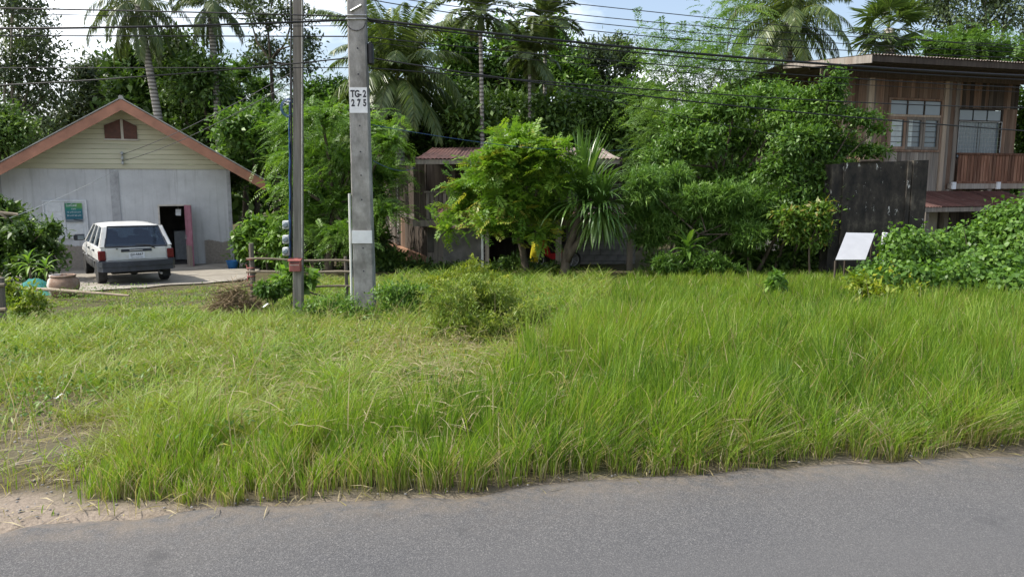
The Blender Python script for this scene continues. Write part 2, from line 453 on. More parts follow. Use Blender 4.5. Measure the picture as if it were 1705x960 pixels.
# car
k = NT('car_white'); v = k.coord('Object'); n1 = k.noise(v, 2.5, 6); sx = k.n('ShaderNodeSeparateXYZ'); k.l(v, sx.inputs[0])
a = k.ramp(n1, [(0.3, (0.50, 0.50, 0.48)), (0.7, (0.64, 0.64, 0.62))])
dn = k.noise(v, 9, 7, 0.7)
a = k.mix(k.ramp(dn, [(0.5, 0.0), (0.75, 0.30)]), a, (0.33, 0.27, 0.19))
k.color(a); k.rough(0.42); k.b.inputs['Coat Weight'].default_value = 0.3; M['car'] = k.m
M['car_dark'] = plain('cladding_grey', (0.075, 0.075, 0.078), 0.6, 0.35, 6)
M['bumper'] = plain('bumper_navy', (0.030, 0.034, 0.045), 0.45, 0.35, 5)
M['rubber'] = plain('tyre_rubber', (0.03, 0.029, 0.028), 0.9, 0.4, 12)
M['rim'] = plain('alloy_rim', (0.42, 0.42, 0.42), 0.4, 0.15, 8, 0.6, 0)
M['tail_red'] = plain('lamp_red', (0.12, 0.010, 0.014), 0.25, 0.15, 30, bump=0)
M['seat'] = plain('seat_cloth', (0.075, 0.08, 0.10), 0.9, 0.25, 9)
k = NT('tinted_glass'); k.t.nodes.remove(k.b)
tr = k.n('ShaderNodeBsdfTransparent'); tr.inputs[0].default_value = (0.50, 0.56, 0.60, 1)
gl = k.n('ShaderNodeBsdfGlossy'); gl.inputs['Roughness'].default_value = 0.05; gl.inputs['Color'].default_value = (0.8, 0.85, 0.9, 1)
fr = k.n('ShaderNodeFresnel'); fr.inputs[0].default_value = 1.5
mx = k.n('ShaderNodeMixShader'); k.l(k.math('ADD', k.math('MULTIPLY', fr.outputs[0], 0.8), 0.05), mx.inputs[0]); k.l(tr.outputs[0], mx.inputs[1]); k.l(gl.outputs[0], mx.inputs[2]); k.l(mx.outputs[0], k.out.inputs[0])
M['glass'] = k.m
k = NT('window_pane'); k.color((0.16, 0.20, 0.23)); k.rough(0.12); k.b.inputs['Specular IOR Level'].default_value = 0.7
v = k.coord('Object', (1, 1, 0.15)); k.bump(k.noise(v, 3, 2), 0.2, 0.02); M['pane'] = k.m
k = NT('ribbed_pane'); v = k.coord('Object'); wv = k.n('ShaderNodeTexWave'); wv.inputs['Scale'].default_value = 7; k.l(v, wv.inputs['Vector'])
k.color(k.ramp(wv.outputs['Fac'], [(0.2, (0.20, 0.25, 0.29)), (0.8, (0.36, 0.42, 0.47))])); k.rough(0.3); M['ribbed'] = k.m
M['curtain'] = plain('pale_curtain', (0.52, 0.58, 0.58), 0.9, 0.2, 4)
k = NT('poster_print'); v = k.coord('Generated'); sx = k.n('ShaderNodeSeparateXYZ'); k.l(v, sx.inputs[0])
n1 = k.noise(v, 3, 3)
a = k.ramp(sx.outputs[2], [(0.0, (0.16, 0.18, 0.2)), (0.13, (0.2, 0.22, 0.24)), (0.16, (0.015, 0.10, 0.15)), (0.6, (0.01, 0.14, 0.17)), (0.75, (0.02, 0.20, 0.10)), (1.0, (0.03, 0.17, 0.07))])
gx = k.math('MULTIPLY', k.ramp(sx.outputs[0], [(0.35, 0.0), (0.8, 1.0)]), k.ramp(sx.outputs[2], [(0.66, 0.0), (0.82, 0.8)]))
a = k.mix(gx, a, (0.12, 0.28, 0.05)); k.color(a); k.rough(0.4); M['poster'] = k.m
# foliage
G = lambda *s: list(s)
M['lf_dark'] = leafmat('leaf_dark', [(0, (0.022, 0.045, 0.016)), (0.5, (0.045, 0.085, 0.025)), (1, (0.085, 0.135, 0.04))], 0.22)
M['lf_far'] = leafmat('leaf_far_dark', [(0, (0.030, 0.046, 0.034)), (0.5, (0.05, 0.072, 0.05)), (1, (0.08, 0.105, 0.07))], 0.18)
M['lf_mid'] = leafmat('leaf_mid', [(0, (0.035, 0.075, 0.02)), (0.5, (0.065, 0.13, 0.03)), (1, (0.12, 0.20, 0.045))], 0.3)
M['lf_light'] = leafmat('leaf_light', [(0, (0.06, 0.12, 0.025)), (0.5, (0.10, 0.19, 0.035)), (1, (0.17, 0.27, 0.05))], 0.35)
M['lf_sumac'] = leafmat('leaf_yellowish', [(0, (0.065, 0.14, 0.02)), (0.55, (0.125, 0.225, 0.03)), (0.9, (0.19, 0.27, 0.04)), (1, (0.25, 0.24, 0.05))], 0.35)
M['lf_lance'] = leafmat('leaf_oleander', [(0, (0.045, 0.095, 0.03)), (0.5, (0.085, 0.155, 0.05)), (1, (0.14, 0.22, 0.075))], 0.28)
M['lf_lace'] = leafmat('leaf_lace', [(0, (0.055, 0.11, 0.04)), (0.5, (0.09, 0.16, 0.055)), (1, (0.15, 0.23, 0.08))], 0.35)
M['lf_vine'] = leafmat('leaf_vine', [(0, (0.04, 0.09, 0.018)), (0.6, (0.085, 0.165, 0.03)), (0.9, (0.14, 0.23, 0.04)), (1, (0.30, 0.29, 0.03))], 0.3)
M['lf_yellow'] = leafmat('leaf_yellow', [(0, (0.09, 0.15, 0.02)), (0.5, (0.19, 0.24, 0.025)), (1, (0.36, 0.35, 0.04))], 0.35)
M['lf_mixed'] = leafmat('leaf_mixed', [(0, (0.04, 0.085, 0.02)), (0.6, (0.085, 0.155, 0.03)), (0.92, (0.13, 0.20, 0.04)), (1, (0.19, 0.15, 0.05))], 0.3)
M['lf_weed'] = leafmat('weed_leaf', [(0, (0.11, 0.18, 0.028)), (0.5, (0.20, 0.265, 0.042)), (1, (0.31, 0.32, 0.08))], 0.35)
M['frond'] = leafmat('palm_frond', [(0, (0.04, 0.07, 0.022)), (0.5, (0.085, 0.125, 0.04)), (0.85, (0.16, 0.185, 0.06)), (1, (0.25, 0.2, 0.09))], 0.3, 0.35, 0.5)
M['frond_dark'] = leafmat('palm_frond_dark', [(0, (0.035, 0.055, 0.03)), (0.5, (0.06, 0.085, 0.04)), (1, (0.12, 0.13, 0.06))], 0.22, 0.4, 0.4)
M['sword'] = leafmat('sword_leaf', [(0, (0.035, 0.085, 0.02)), (0.5, (0.07, 0.14, 0.03)), (1, (0.14, 0.21, 0.06))], 0.25, 0.3, 0.6)
M['grass'] = leafmat('grass_blades', [(0, (0.058, 0.120, 0.016)), (0.35, (0.155, 0.255, 0.028)), (0.6, (0.245, 0.325, 0.050)), (0.78, (0.215, 0.205, 0.07)), (0.88, (0.30, 0.245, 0.13)), (1, (0.46, 0.39, 0.26))], 0.38, 0.5, 0.3, (1.4, 1.5, 0.6))
M['bark'] = barkmat('bark_brown', (0.05, 0.04, 0.03), (0.16, 0.13, 0.10))
M['bark_pale'] = barkmat('bark_pale', (0.14, 0.125, 0.105), (0.32, 0.29, 0.25))
k = NT('ringed_palm_trunk'); v = k.coord('Object'); wv = k.n('ShaderNodeTexWave', bands_direction='Z'); wv.inputs['Scale'].default_value = 2.2; wv.inputs['Distortion'].default_value = 0.6; k.l(v, wv.inputs['Vector'])
k.color(k.ramp(wv.outputs['Fac'], [(0.1, (0.10, 0.09, 0.075)), (0.5, (0.24, 0.225, 0.20)), (0.9, (0.34, 0.32, 0.29))])); k.rough(0.9); M['palm_trunk'] = k.m
M['coconut'] = plain('coconut_husk', (0.26, 0.15, 0.04), 0.6, 0.25, 9)

# ------------------------------------------------------------------ ground, road, yard
def grid_mesh(name, X, Y, Z, mat, attrs=None):
    ny, nx = X.shape
    co = np.stack([X, Y, Z], -1).reshape(-1, 3)
    i = np.arange(ny * nx).reshape(ny, nx)
    q = np.stack([i[:-1, :-1], i[:-1, 1:], i[1:, 1:], i[1:, :-1]], -1).reshape(-1, 4)
    me = bpy.data.meshes.new(name)
    me.vertices.add(len(co)); me.vertices.foreach_set('co', co.ravel())
    me.loops.add(q.size); me.loops.foreach_set('vertex_index', q.ravel())
    me.polygons.add(len(q)); me.polygons.foreach_set('loop_start', np.arange(0, q.size, 4)); me.polygons.foreach_set('loop_total', np.full(len(q), 4))
    me.polygons.foreach_set('use_smooth', np.ones(len(q), bool))
    for nme, a in (attrs or {}).items():
        at_ = me.attributes.new(nme, 'FLOAT', 'POINT'); at_.data.foreach_set('value', np.asarray(a, np.float32).ravel())
    me.update(calc_edges=True); me.validate()
    return link(name, me, None, mat)
def sandness(x, y):
    s = sdist(x, y); t = tdist(x, y)
    n = fnoise(x, y, 1.7)
    wdt = np.interp(t, [-3, -.7, -.25, .15], [.62, .40, .14, .0])
    corner = sstep(wdt + .14, wdt - .10, s + (n - .5) * .5)
    edge = 0.22 * sstep(0.16, 0.02, s + (n - .5) * .35)
    lot = 0.28 * sstep(.60, .69, -x / np.maximum(y, 2.5) + (n - .5) * .25) * sstep(3.4, 2.4, s) * sstep(0.35, 0.55, n)
    return np.clip(np.maximum.reduce([corner, edge, lot]), 0, 1)
xs = np.concatenate([[-600, -250, -110, -60, -40, -30, -25], np.arange(-20, -7, .5), np.arange(-7, 11, .12), np.arange(11, 26, .5), [30, 40, 60, 110, 250, 600]])
ys = np.concatenate([[-600, -200, -60, -20, -8, -3, 0, 1.5], np.arange(2.2, 8.2, .1), np.arange(8.2, 34, .45), [38, 45, 60, 100, 220, 600, 1200]])
X, Y = np.meshgrid(xs, ys)
sd = sdist(X, Y)
Z = H(X, Y) - 0.03 * sstep(0.12, -0.05, sd) + 0.02 * (vnoise(X, Y, 9) - .5) * sstep(0, .3, sd)
ground = grid_mesh('ground', X, Y, Z, M['soil'], {'sand': sandness(X, Y)})
props(ground, kind='structure')
# road strip with a ragged tar edge
ts = np.concatenate([np.linspace(-260, -10, 30), np.arange(-9.9, 14, .08), np.linspace(14.5, 260, 30)])
ss = np.array([-7.0, -5.5, -4, -3.3, -3, -2.75, -2.5, -2.2, -1.8, -1.5, -1.3, -1.1, -.9, -.7, -.5, -.28, -.12, 0.0])
T, Sg = np.meshgrid(ts, ss)
rag = (fnoise(T, T * 0 + 3.3, 1.3) - .5) * 0.22 + (vnoise(T, T * 0 + 9.1, 6) - .5) * 0.07
Sg2 = Sg + rag * sstep(-.6, 0, Sg)
RX = E0.x + RD.x * T + RN.x * Sg2; RY = E0.y + RD.y * T + RN.y * Sg2
RZ = np.where(Sg > -0.01, -0.02, 0.012 + 0.0 * T) + 0.0
road = grid_mesh('road', RX, RY, RZ, M['asphalt'], {'edge': sstep(-.7, -.02, Sg), 'track': np.exp(-((Sg + 1.15 + rag) / .35) ** 2) + np.exp(-((Sg + 2.75 + rag) / .35) ** 2)})
props(road, kind='structure')
# concrete yard in front of the garage house
YA, YB = gp(60, 16.5), gp(405, 20.0)
YC, YD = Vector((-8.6, 26.5, 0)), Vector((-15.9, 23.2, 0))
U, V = np.meshgrid(np.linspace(0, 1, 30), np.linspace(0, 1, 24))
PX = (YA.x * (1 - U) + YB.x * U) * (1 - V) + (YD.x * (1 - U) + YC.x * U) * V
PY = (YA.y * (1 - U) + YB.y * U) * (1 - V) + (YD.y * (1 - U) + YC.y * U) * V
PY = PY + (fnoise(PX, PY, 1.3) - .5) * 0.9 * (1 - V) ** 4
yard = grid_mesh('driveway', PX, PY, H(PX, PY) + 0.035, M['yard'])
props(yard, kind='structure')

# ------------------------------------------------------------------ left house
def left_house():
    A = math.radians(24)
    O = at(3, 454, 23.3); O = (O.x, O.y)
    P = lambda px, py: onplane(px, py, O, A)
    zb = h1(*O) - 0.05
    root = thing('garage_house', 'grey rendered house with cream boarded gable and open pink door', 'house', (O[0], O[1], zb), A)
    L = lambda z: z - zb
    Wd = P(388, 400)[0]; ze = L((P(10, 279)[1] + P(383, 283)[1]) / 2)
    d0, _ = P(266, 400); d1, dt = P(318, 340); dt = L(dt)
    D = 8.0; T = 0.14
    bm = BM()
    bx(bm, 0, d0, 0, T, -.2, ze); bx(bm, d1, Wd, 0, T, -.2, ze); bx(bm, d0, d1, 0, T, dt, ze)
    bx(bm, 0, T, T, D, -.2, ze); bx(bm, Wd - T, Wd, T, D, -.2, ze); bx(bm, T, Wd - T, D - T, D, -.2, ze)
    obj('wall', bm, M['wall'], root)
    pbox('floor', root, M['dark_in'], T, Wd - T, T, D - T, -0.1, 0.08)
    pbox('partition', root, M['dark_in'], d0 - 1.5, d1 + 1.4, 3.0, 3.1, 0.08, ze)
    for a, b in ((P(186, 340)[0], P(200, 340)[0]), (P(374, 340)[0] + .1, Wd + .01), (-.01, .2)):
        pbox('pilaster', root, M['pilaster'], a, b, -.035, -.002, -.2, ze - .03)
    # roof outline from the barge board plane
    fo = 0.8
    O2 = (O[0] + fo * math.sin(A), O[1] - fo * math.cos(A))
    P2 = lambda px, py: onplane(px, py, O2, A)
    ax, az = P2(201, 165); az = L(az)
    rx, rz = P2(441, 301); rz = L(rz)
    sl_ = (az - rz) / (rx - ax)
    lx, lz = 2 * ax - rx - .4, az - sl_ * (rx - ax + .4)
    th = .035
    # sheets of the roof, each slope four lengths along the ridge
    for side, (ex, ez) in (('l', (lx, lz)), ('r', (rx, rz))):
        for j in range(4):
            y0 = -fo - .06 + j * (D + 1.6) / 4; y1 = y0 + (D + 1.6) / 4 + .03
            bm = BM()
            prism(bm, [(ax, az + .02 + j * .004), (ex, ez + .02 + j * .004), (ex, ez + .02 + th + j * .004), (ax, az + .02 + th + j * .004)], y0, y1)
            obj('roof_sheet', bm, M['roof_grey'], root)
    bw = .33
    for ex, ez in ((lx, lz), (rx, rz)):
        bm = BM(); prism(bm, [(ax, az), (ex, ez), (ex, ez - bw), (ax, az - bw)], -fo - .03, -fo + .005)
        obj('barge_board', bm, M['salmon'], root)
        n = 5
        for q in range(n):
            t = .12 + .8 * q / (n - 1)
            xx = ax + (ex - ax) * t; zz_ = az + (ez - az) * t
            pbox('purlin', root, M['dark_wood'], xx - .03, xx + .03, -fo + .02, D, zz_ - .12, zz_ - .01)
    bm = BM(); tube(bm, [(ax, -fo - .05, az + .05), (ax, D + .7, az + .05)], .07, 10); obj('ridge_cap', bm, M['roof_grey'], root)
    # gable boards
    n = 13; gh = az - .10 - ze; y0 = -.03
    for i in range(n):
        z0 = ze + gh * i / n + .004; z1 = ze + gh * (i + 1) / n - .004
        f = lambda z: (az - .03 - z) / sl_
        xl = lambda z: max(ax - f(z), -.06); xr = lambda z: min(ax + f(z), Wd + .04)
        bm = BM()
        v = []
        for (x, y, z) in ((xl(z0), y0 - .02, z0), (xr(z0), y0 - .02, z0), (xr(z1), y0, z1), (xl(z1), y0, z1)):
            v.append(bm.verts.new((x, y, z)))
        b = [bm.verts.new((q.co.x, .05, q.co.z)) for q in v]
        bm.faces.new(v)
        for q in range(4): bm.faces.new((v[q], b[q], b[(q + 1) % 4], v[(q + 1) % 4]))
        bmesh.ops.recalc_face_normals(bm, faces=bm.faces[:])
        obj('gable_board', bm, M['board'], root)
    # pentagonal gable vent: two brown panes in a pale frame
    x0, zz0 = P(175, 231); x1, _ = P(229, 231); xm, zt = P(202, 199); _, zs = P(176, 209)
    zz0, zt, zs = L(zz0), L(zt), L(zs)
    fr = BM()
    prism(fr, [(xm - .035, zz0), (xm + .035, zz0), (xm + .035, zt), (xm - .035, zt)], -.10, -.055)
    prism(fr, [(x0 - .03, zz0 - .05), (x1 + .03, zz0 - .05), (x1 + .03, zz0), (x0 - .03, zz0)], -.10, -.055)
    f = obj('vent_frame', fr, M['cream_paint'], root)
    for a, b in ((x0, xm - .04), (xm + .04, x1)):
        bm = BM()
        za, zb_ = (zs, zt) if a < xm - .1 else (zt, zs)
        prism(bm, [(a, zz0 + .002), (b, zz0 + .002), (b, zb_), (a, za)], -.085, -.06)
        obj('vent_pane', bm, M['brown_pane'], f)
    # shuttered window under paint
    x0, zt = P(73, 336); x1, _ = P(141, 336); _, z0 = P(100, 394); zt, z0 = L(zt), L(z0)
    bm = BM()
    for a, b, c, d in ((x0 - .05, x0, z0, zt), (x1, x1 + .05, z0, zt), (x0 - .05, x1 + .05, zt, zt + .05), (x0 - .05, x1 + .05, z0 - .06, z0)):
        bx(bm, a, b, -.05, -.003, c, d)
    wf = obj('window_frame', bm, M['shutter'], root)
    xm = (x0 + x1) / 2
    for a, b in ((x0 + .005, xm - .008), (xm + .008, x1 - .005)):
        bm = BM(); bx(bm, a, b, -.03, -.006, z0 + .005, zt - .005)
        sh = obj('shutter', bm, M['shutter'], root)
        hh = (zt - z0) / 3
        for q in range(3):
            pbox('shutter_panel', sh, M['shutter'], a + .09, b - .09, -.042, -.031, z0 + q * hh + .05, z0 + (q + 1) * hh - .05, .004)
    # door frame and pink leaf swung open outward
    bm = BM(); bx(bm, d0 - .0, d0 + .05, -.02, T + .01, .0, dt); bx(bm, d1 - .05, d1, -.02, T + .01, .0, dt); bx(bm, d0 + .051, d1 - .051, -.02, T + .01, dt - .05, dt)
    obj('door_frame', bm, M['cream_paint'], root)
    da = math.radians(74)
    wl = .62
    door = BM(); bx(door, 0, wl, -.02, .02, .05, dt - .02)
    do = obj('door', door, M['pink'], root); do.location = (d1 - .04 - .16, -.06, 0); do.rotation_euler = (0, 0, -da + math.radians(0))
    # a panelled lower half and a handle
    pbox('door_panel', do, M['grey_wood'], .015, wl - .015, -.032, -.0215, .06, .75)
    pbox('door_handle', do, M['steel'], .06, .10, -.07, -.021, .95, 1.08)
    # service bracket with three insulators on the gable
    bx_, bz = P(204, 264); bz = L(bz)
    bm = BM(); bx(bm, bx_ - .02, bx_ + .02, -.10, -.055, bz - .2, bz + .22)
    br = obj('service_bracket', bm, M['steel'], root)
    for q in range(3):
        bm = BM(); lathe(bm, [(.02, -.04), (.05, -.03), (.03, 0), (.05, .03), (.02, .04)], 10)
        i = obj('insulator', bm, M['grey_plastic'], br, True); i.location = (bx_, -.15, bz - .14 + q * .15)
    return dict(O=O, A=A, zb=zb, P=P, root=root, dx=(d0, d1), dt=dt, br=(bx_, bz), Wd=Wd)
LH = left_house()
def lh_world(s, y, z):
    """left-house local to world"""
    c, n = math.cos(LH['A']), math.sin(LH['A'])
    return Vector((LH['O'][0] + c * s - n * y, LH['O'][1] + n * s + c * y, LH['zb'] + z))
# poster tied over the window
s0, zt = LH['P'](108, 338); s1, zb_ = LH['P'](139, 369)
pw, ph = s1 - s0, zt - zb_
pc = lh_world((s0 + s1) / 2, -.075, zt - ph / 2 - LH['zb'])
post = thing('poster', 'green and teal printed poster with white lettering hung over the shuttered window', 'poster', pc, LH['A'])
pbox('print', post, M['poster'], -pw / 2, pw / 2, -.004, .004, -ph / 2, ph / 2)
for txt, zf, xf, sz, al in (('ไมค์ไลฟ์', .37, -.44, .17, 'LEFT'), ('ราคา', .19, 0, .12, 'CENTER'), ('15 นาที 23 บาท', .02, 0, .115, 'CENTER'), ('20 นาที 50 บาท', -.16, 0, .115, 'CENTER')):
    textmesh(txt, sz * ph, M['white_paint'], 'lettering', post, (xf * pw, -.007, zf * ph), align=al, sx=.95)
bm = BM(); tube(bm, [(-.05 * pw, -.01, -.36 * ph), (.2 * pw, -.013, -.4 * ph), (.45 * pw, -.01, -.43 * ph)], .012, 6)
obj('printed_swoosh', bm, M['black_paint'], post)
# refrigerator and paper inside the doorway
fx = LH['dx'][1] - .30
fr = thing('refrigerator', 'pale fridge standing in the dim room behind the open door', 'fridge', lh_world(fx, 1.7, .08), LH['A'])
pbox('cabinet', fr, M['grey_plastic'], -.28, .28, 0, .55, .02, 1.05, .015)
pbox('door', fr, M['grey_plastic'], -.28, .28, -.05, -.004, .02, 1.04, .012)
pbox('handle', fr, M['steel'], .19, .23, -.08, -.051, .55, .9)
pa = thing('paper_sheet', 'small white paper hanging at the top of the dark doorway', 'paper', lh_world(LH['dx'][0] + .62, .3, LH['dt'] - .27), LH['A'])
bm = BM(); prism(bm, [(-.09, -.1), (.07, -.12), (.09, .1), (-.08, .11)], -.002, .002); obj('sheet', bm, M['white_paint'], pa)
bm = BM(); tube(bm, [(0, 0, .1), (0, 0, .26)], .004, 5); obj('string', bm, M['rope'], pa)

# ------------------------------------------------------------------ station wagon
def car():
    base = at(168, 472, 18.45)
    ang = math.radians(35)
    z0 = h1(base.x - .5, base.y + 1.0) + .035
    # origin: ground point under the middle of the rear bumper; local x to the right, y forward
    cx = base.x + .86 * math.cos(ang); cy = base.y + .86 * math.sin(ang)
    root = thing('station_wagon', 'old white station wagon parked before the grey house, seen from behind', 'car', (cx, cy, z0), ang)
    def loft(st, mat, name):
        """st: list of (y, zbot, ztop, halfwidth_bottom, halfwidth_top)"""
        bm = BM(); rings = []
        for y, zb, zt, wb, wt in st:
            r = .05
            pts = [(-wb + r, zb), (-wb, zb + r), (-(wb + wt) / 2 - .015, (zb + zt) / 2), (-wt, zt - r * .7), (-wt + r, zt), (wt - r, zt), (wt, zt - r * .7), ((wb + wt) / 2 + .015, (zb + zt) / 2), (wb, zb + r), (wb - r, zb)]
            rings.append([bm.verts.new((x, y, z)) for x, z in pts])
        n = len(rings[0])
        for a, b in zip(rings, rings[1:]):
            for q in range(n): bm.faces.new((a[q], a[(q + 1) % n], b[(q + 1) % n], b[q]))
        bm.faces.new(rings[0]); bm.faces.new(rings[-1][::-1])
        bmesh.ops.recalc_face_normals(bm, faces=bm.faces[:])
        return obj(name, bm, mat, root)
    zt = .99
    body = loft([(.06, .60, .985, .83, .80), (.12, .60, zt, .845, .815), (.5, .60, zt, .85, .82), (1.5, .60, zt, .855, .83), (2.8, .60, zt - .01, .855, .83), (3.3, .62, .95, .85, .81), (4.1, .62, .86, .82, .77), (4.32, .62, .80, .76, .70)], M['car'], 'body')
    clad = loft([(.10, .40, .598, .81, .84), (.44, .40, .598, .82, .845), (.52, .55, .598, .82, .845), (1.20, .55, .598, .82, .845), (1.28, .30, .598, .82, .848), (3.02, .30, .598, .82, .848), (3.10, .55, .60, .82, .845), (3.80, .55, .60, .82, .845), (3.88, .33, .60, .8, .83), (4.3, .36, .60, .74, .76)], M['car_dark'], 'lower_cladding')
    pbox('underbody', root, M['rubber'], -.55, .55, .3, 3.9, .28, .52)
    # rear bumper wraps the corners
    bm = BM()
    out = [(-.87, .55), (-.88, .12), (-.80, -.06), (-.4, -.115), (.4, -.115), (.80, -.06), (.88, .12), (.87, .55)]
    inn = [(-.80, .55), (-.80, .16), (-.72, .04), (-.4, .0), (.4, .0), (.72, .04), (.80, .16), (.80, .55)]
    for z_0, z_1, o in ((.38, .50, .0), (.505, .63, .025)):
        oo = [(x * (1 + o * .4), y - o) for x, y in out]
        vs = [[bm.verts.new((x, y, z)) for x, y in pts] for z in (z_0, z_1) for pts in (oo, inn)]
        lo, li, uo, ui = vs
        for q in range(7):
            bm.faces.new((lo[q], lo[q + 1], uo[q + 1], uo[q])); bm.faces.new((li[q], ui[q], ui[q + 1], li[q + 1]))
            bm.faces.new((uo[q], uo[q + 1], ui[q + 1], ui[q])); bm.faces.new((lo[q], li[q], li[q + 1], lo[q + 1]))
        for q in (0, 7): bm.faces.new((lo[q], li[q], ui[q], uo[q]))
    bmesh.ops.recalc_face_normals(bm, faces=bm.faces[:])
    obj('rear_bumper', bm, M['bumper'], root)
    # cabin: corner points
    B = {'rl': (-.80, .07, zt - .01), 'rr': (.80, .07, zt - .01), 'fl': (-.80, 3.15, zt - .03), 'fr': (.80, 3.15, zt - .03)}
    R = {'rl': (-.66, .40, 1.46), 'rr': (.66, .40, 1.46), 'fl': (-.64, 2.35, 1.47), 'fr': (.64, 2.35, 1.47)}
    lerp = lambda a, b, t: tuple(a[i] + (b[i] - a[i]) * t for i in range(3))
    # roof: crowned slab with edges turned down
    nx, ny = 8, 8
    bm = BM(); g = []
    for j in range(ny + 1):
        row = []
        for i in range(nx + 1):
            u, v = i / nx, j / ny
            a = lerp(R['rl'], R['fl'], v); b = lerp(R['rr'], R['fr'], v)
            p = lerp(a, b, u)
            row.append(bm.verts.new((p[0] * 1.02, p[1] + (-.02 if j == 0 else 0), p[2] + .055 * (1 - (2 * u - 1) ** 4) * (1 - .5 * (2 * v - 1) ** 6))))
        g.append(row)
    for j in range(ny):
        for i in range(nx): bm.faces.new((g[j][i], g[j][i + 1], g[j + 1][i + 1], g[j + 1][i]))
    r = bmesh.ops.extrude_face_region(bm, geom=bm.faces[:])
    for v in [e for e in r['geom'] if isinstance(e, bmesh.types.BMVert)]: v.co.z -= .05
    bmesh.ops.recalc_face_normals(bm, faces=bm.faces[:])
    obj('roof', bm, M['car'], root, True)
    def bar(p, q, w, mat, name, inset=0.0, parent=None):
        p, q = Vector(p), Vector(q)
        bm = BM(); tube(bm, [p, q], w, 6); return obj(name, bm, mat, parent or root)
    def panel(pts, th, mat, name, parent=None, label=None):
        pts = [Vector(p) for p in pts]
        n = (pts[1] - pts[0]).cross(pts[2] - pts[0]).normalized() * th
        bm = BM(); A = [bm.verts.new(p) for p in pts]; Bv = [bm.verts.new(p + n) for p in pts]
        bm.faces.new(A); bm.faces.new(Bv[::-1])
        for q in range(len(pts)): bm.faces.new((A[q], Bv[q], Bv[(q + 1) % len(pts)], A[(q + 1) % len(pts)]))
        bmesh.ops.recalc_face_normals(bm, faces=bm.faces[:])
        return obj(name, bm, mat, parent or root, label=label)
    for s, k1, k2 in ((-1, 'rl', 'fl'), (1, 'rr', 'fr')):
        Bq = lambda t: lerp(B[k1], B[k2], t); Rq = lambda t: lerp(R[k1], R[k2], t)
        # pillars are slim panels on the cabin side: D, C, B, A
        for (b0, b1, r0, r1) in ((0, .07, 0, .07), (.345, .375, .36, .40), (.655, .685, .70, .74), (.965, 1.0, .96, 1.0)):
            panel([Bq(b0), Bq(b1), Rq(r1), Rq(r0)], .03 * s, M['car'], 'pillar')
        for (b0, b1, r0, r1) in ((.07, .345, .07, .36), (.375, .655, .40, .70), (.685, .965, .74, .96)):
            panel([Bq(b0), Bq(b1), Rq(r1), Rq(r0)], .006 * s, M['glass'], 'side_window')
        # rear corner panel between tailgate glass and side
        panel([lerp(B['rl'], B['rr'], 0 if s < 0 else 1), lerp(B['rl'], B['rr'], .055 if s < 0 else .945), lerp(R['rl'], R['rr'], .05 if s < 0 else .95), lerp(R['rl'], R['rr'], 0 if s < 0 else 1)], .03 * -s, M['car'], 'rear_pillar')
    rb = lambda u: lerp(B['rl'], B['rr'], u); rr_ = lambda u: lerp(R['rl'], R['rr'], u)
    panel([rb(.055), rb(.945), rr_(.95), rr_(.05)], .008, M['glass'], 'rear_window')
    # dark surround of the rear glass
    for a, b in (((rb(.055)), rr_(.05)), (rb(.945), rr_(.95)), (rb(.055), rb(.945)), (rr_(.05), rr_(.95))):
        bar((a[0], a[1] - .008, a[2] + .012), (b[0], b[1] - .008, b[2] - .005), .024, M['bumper'], 'window_seal')
    panel([B['fl'], B['fr'], R['fr'], R['fl']], .006, M['glass'], 'windscreen')
    # seats
    for x0, x1, y in ((-.68, -.08, 2.0), (.08, .68, 2.0), (-.68, .68, 1.15)):
        bm = BM(); bx(bm, x0, x1, y, y + .16, .5, 1.13, .04); s_ = obj('seat_back', bm, M['seat'], root)
        for hx in ((x0 + x1) / 2,) if x1 - x0 < 1 else (-.38, .38):
            bm = BM(); bx(bm, hx - .13, hx + .13, y + .02, y + .13, 1.15, 1.32, .04); obj('headrest', bm, M['seat'], s_)
    # tail lamps, tailgate details
    for s in (-1, 1):
        bm = BM(); bx(bm, .70 if s > 0 else -.862, .862 if s > 0 else -.70, .035, .2, .655, .90, .02)
        l = obj('tail_lamp', bm, M['tail_red'], root)
        pbox('lamp_foot', l, M['bumper'], .70 if s > 0 else -.86, .86 if s > 0 else -.70, .04, .18, .635, .653)
    bm = BM(); bx(bm, -.68, .68, .035, .09, .645, .955, .015); tg = obj('tailgate', bm, M['car'], root)
    pbox('garnish', tg, M['bumper'], -.36, .34, .012, .034, .855, .925, .006)
    pbox('tailgate_handle', tg, M['rim'], -.17, .13, -.004, .011, .875, .90, .004)
    pl = pbox('number_plate', root, M['white_paint'], -.19, .17, .020, .034, .68, .845)
    textmesh('ฎข-6667', .085, M['black_paint'], 'plate_lettering', pl, (0, -.010, .022), sx=1.0, off=.001)
    textmesh('กรุงเทพมหานคร', .042, M['black_paint'], 'plate_lettering', pl, (0, -.010, -.052), sx=1.0)
    bm = BM(); tube(bm, [(.36, .03, .955), (.30, .03, 1.0), (-.02, .06, 1.03)], [.014, .011, .008], 6); tube(bm, [(.42, .02, .93), (.34, .025, .96)], .016, 6)
    obj('rear_wiper', bm, M['rubber'], root)
    pbox('washer_nozzle', root, M['rubber'], -.47, -.43, .0, .034, .925, .95)
    # mirrors
    for s in (-1, 1):
        bm = BM(); bx(bm, s * .86 if s > 0 else -1.12, 1.12 if s > 0 else -.86, 2.78, 2.90, 1.0, 1.17, .02); m_ = obj('door_mirror', bm, M['bumper'], root)
        pbox('mirror_glass', m_, M['pane'], (.88 if s > 0 else -1.03), (1.03 if s > 0 else -.88), 2.771, 2.779, 1.02, 1.13)
        for y0 in (.95, 1.95, ): pbox('door_handle', root, M['bumper'], s * .865 - .015, s * .865 + .015, y0, y0 + .16, .84, .88)
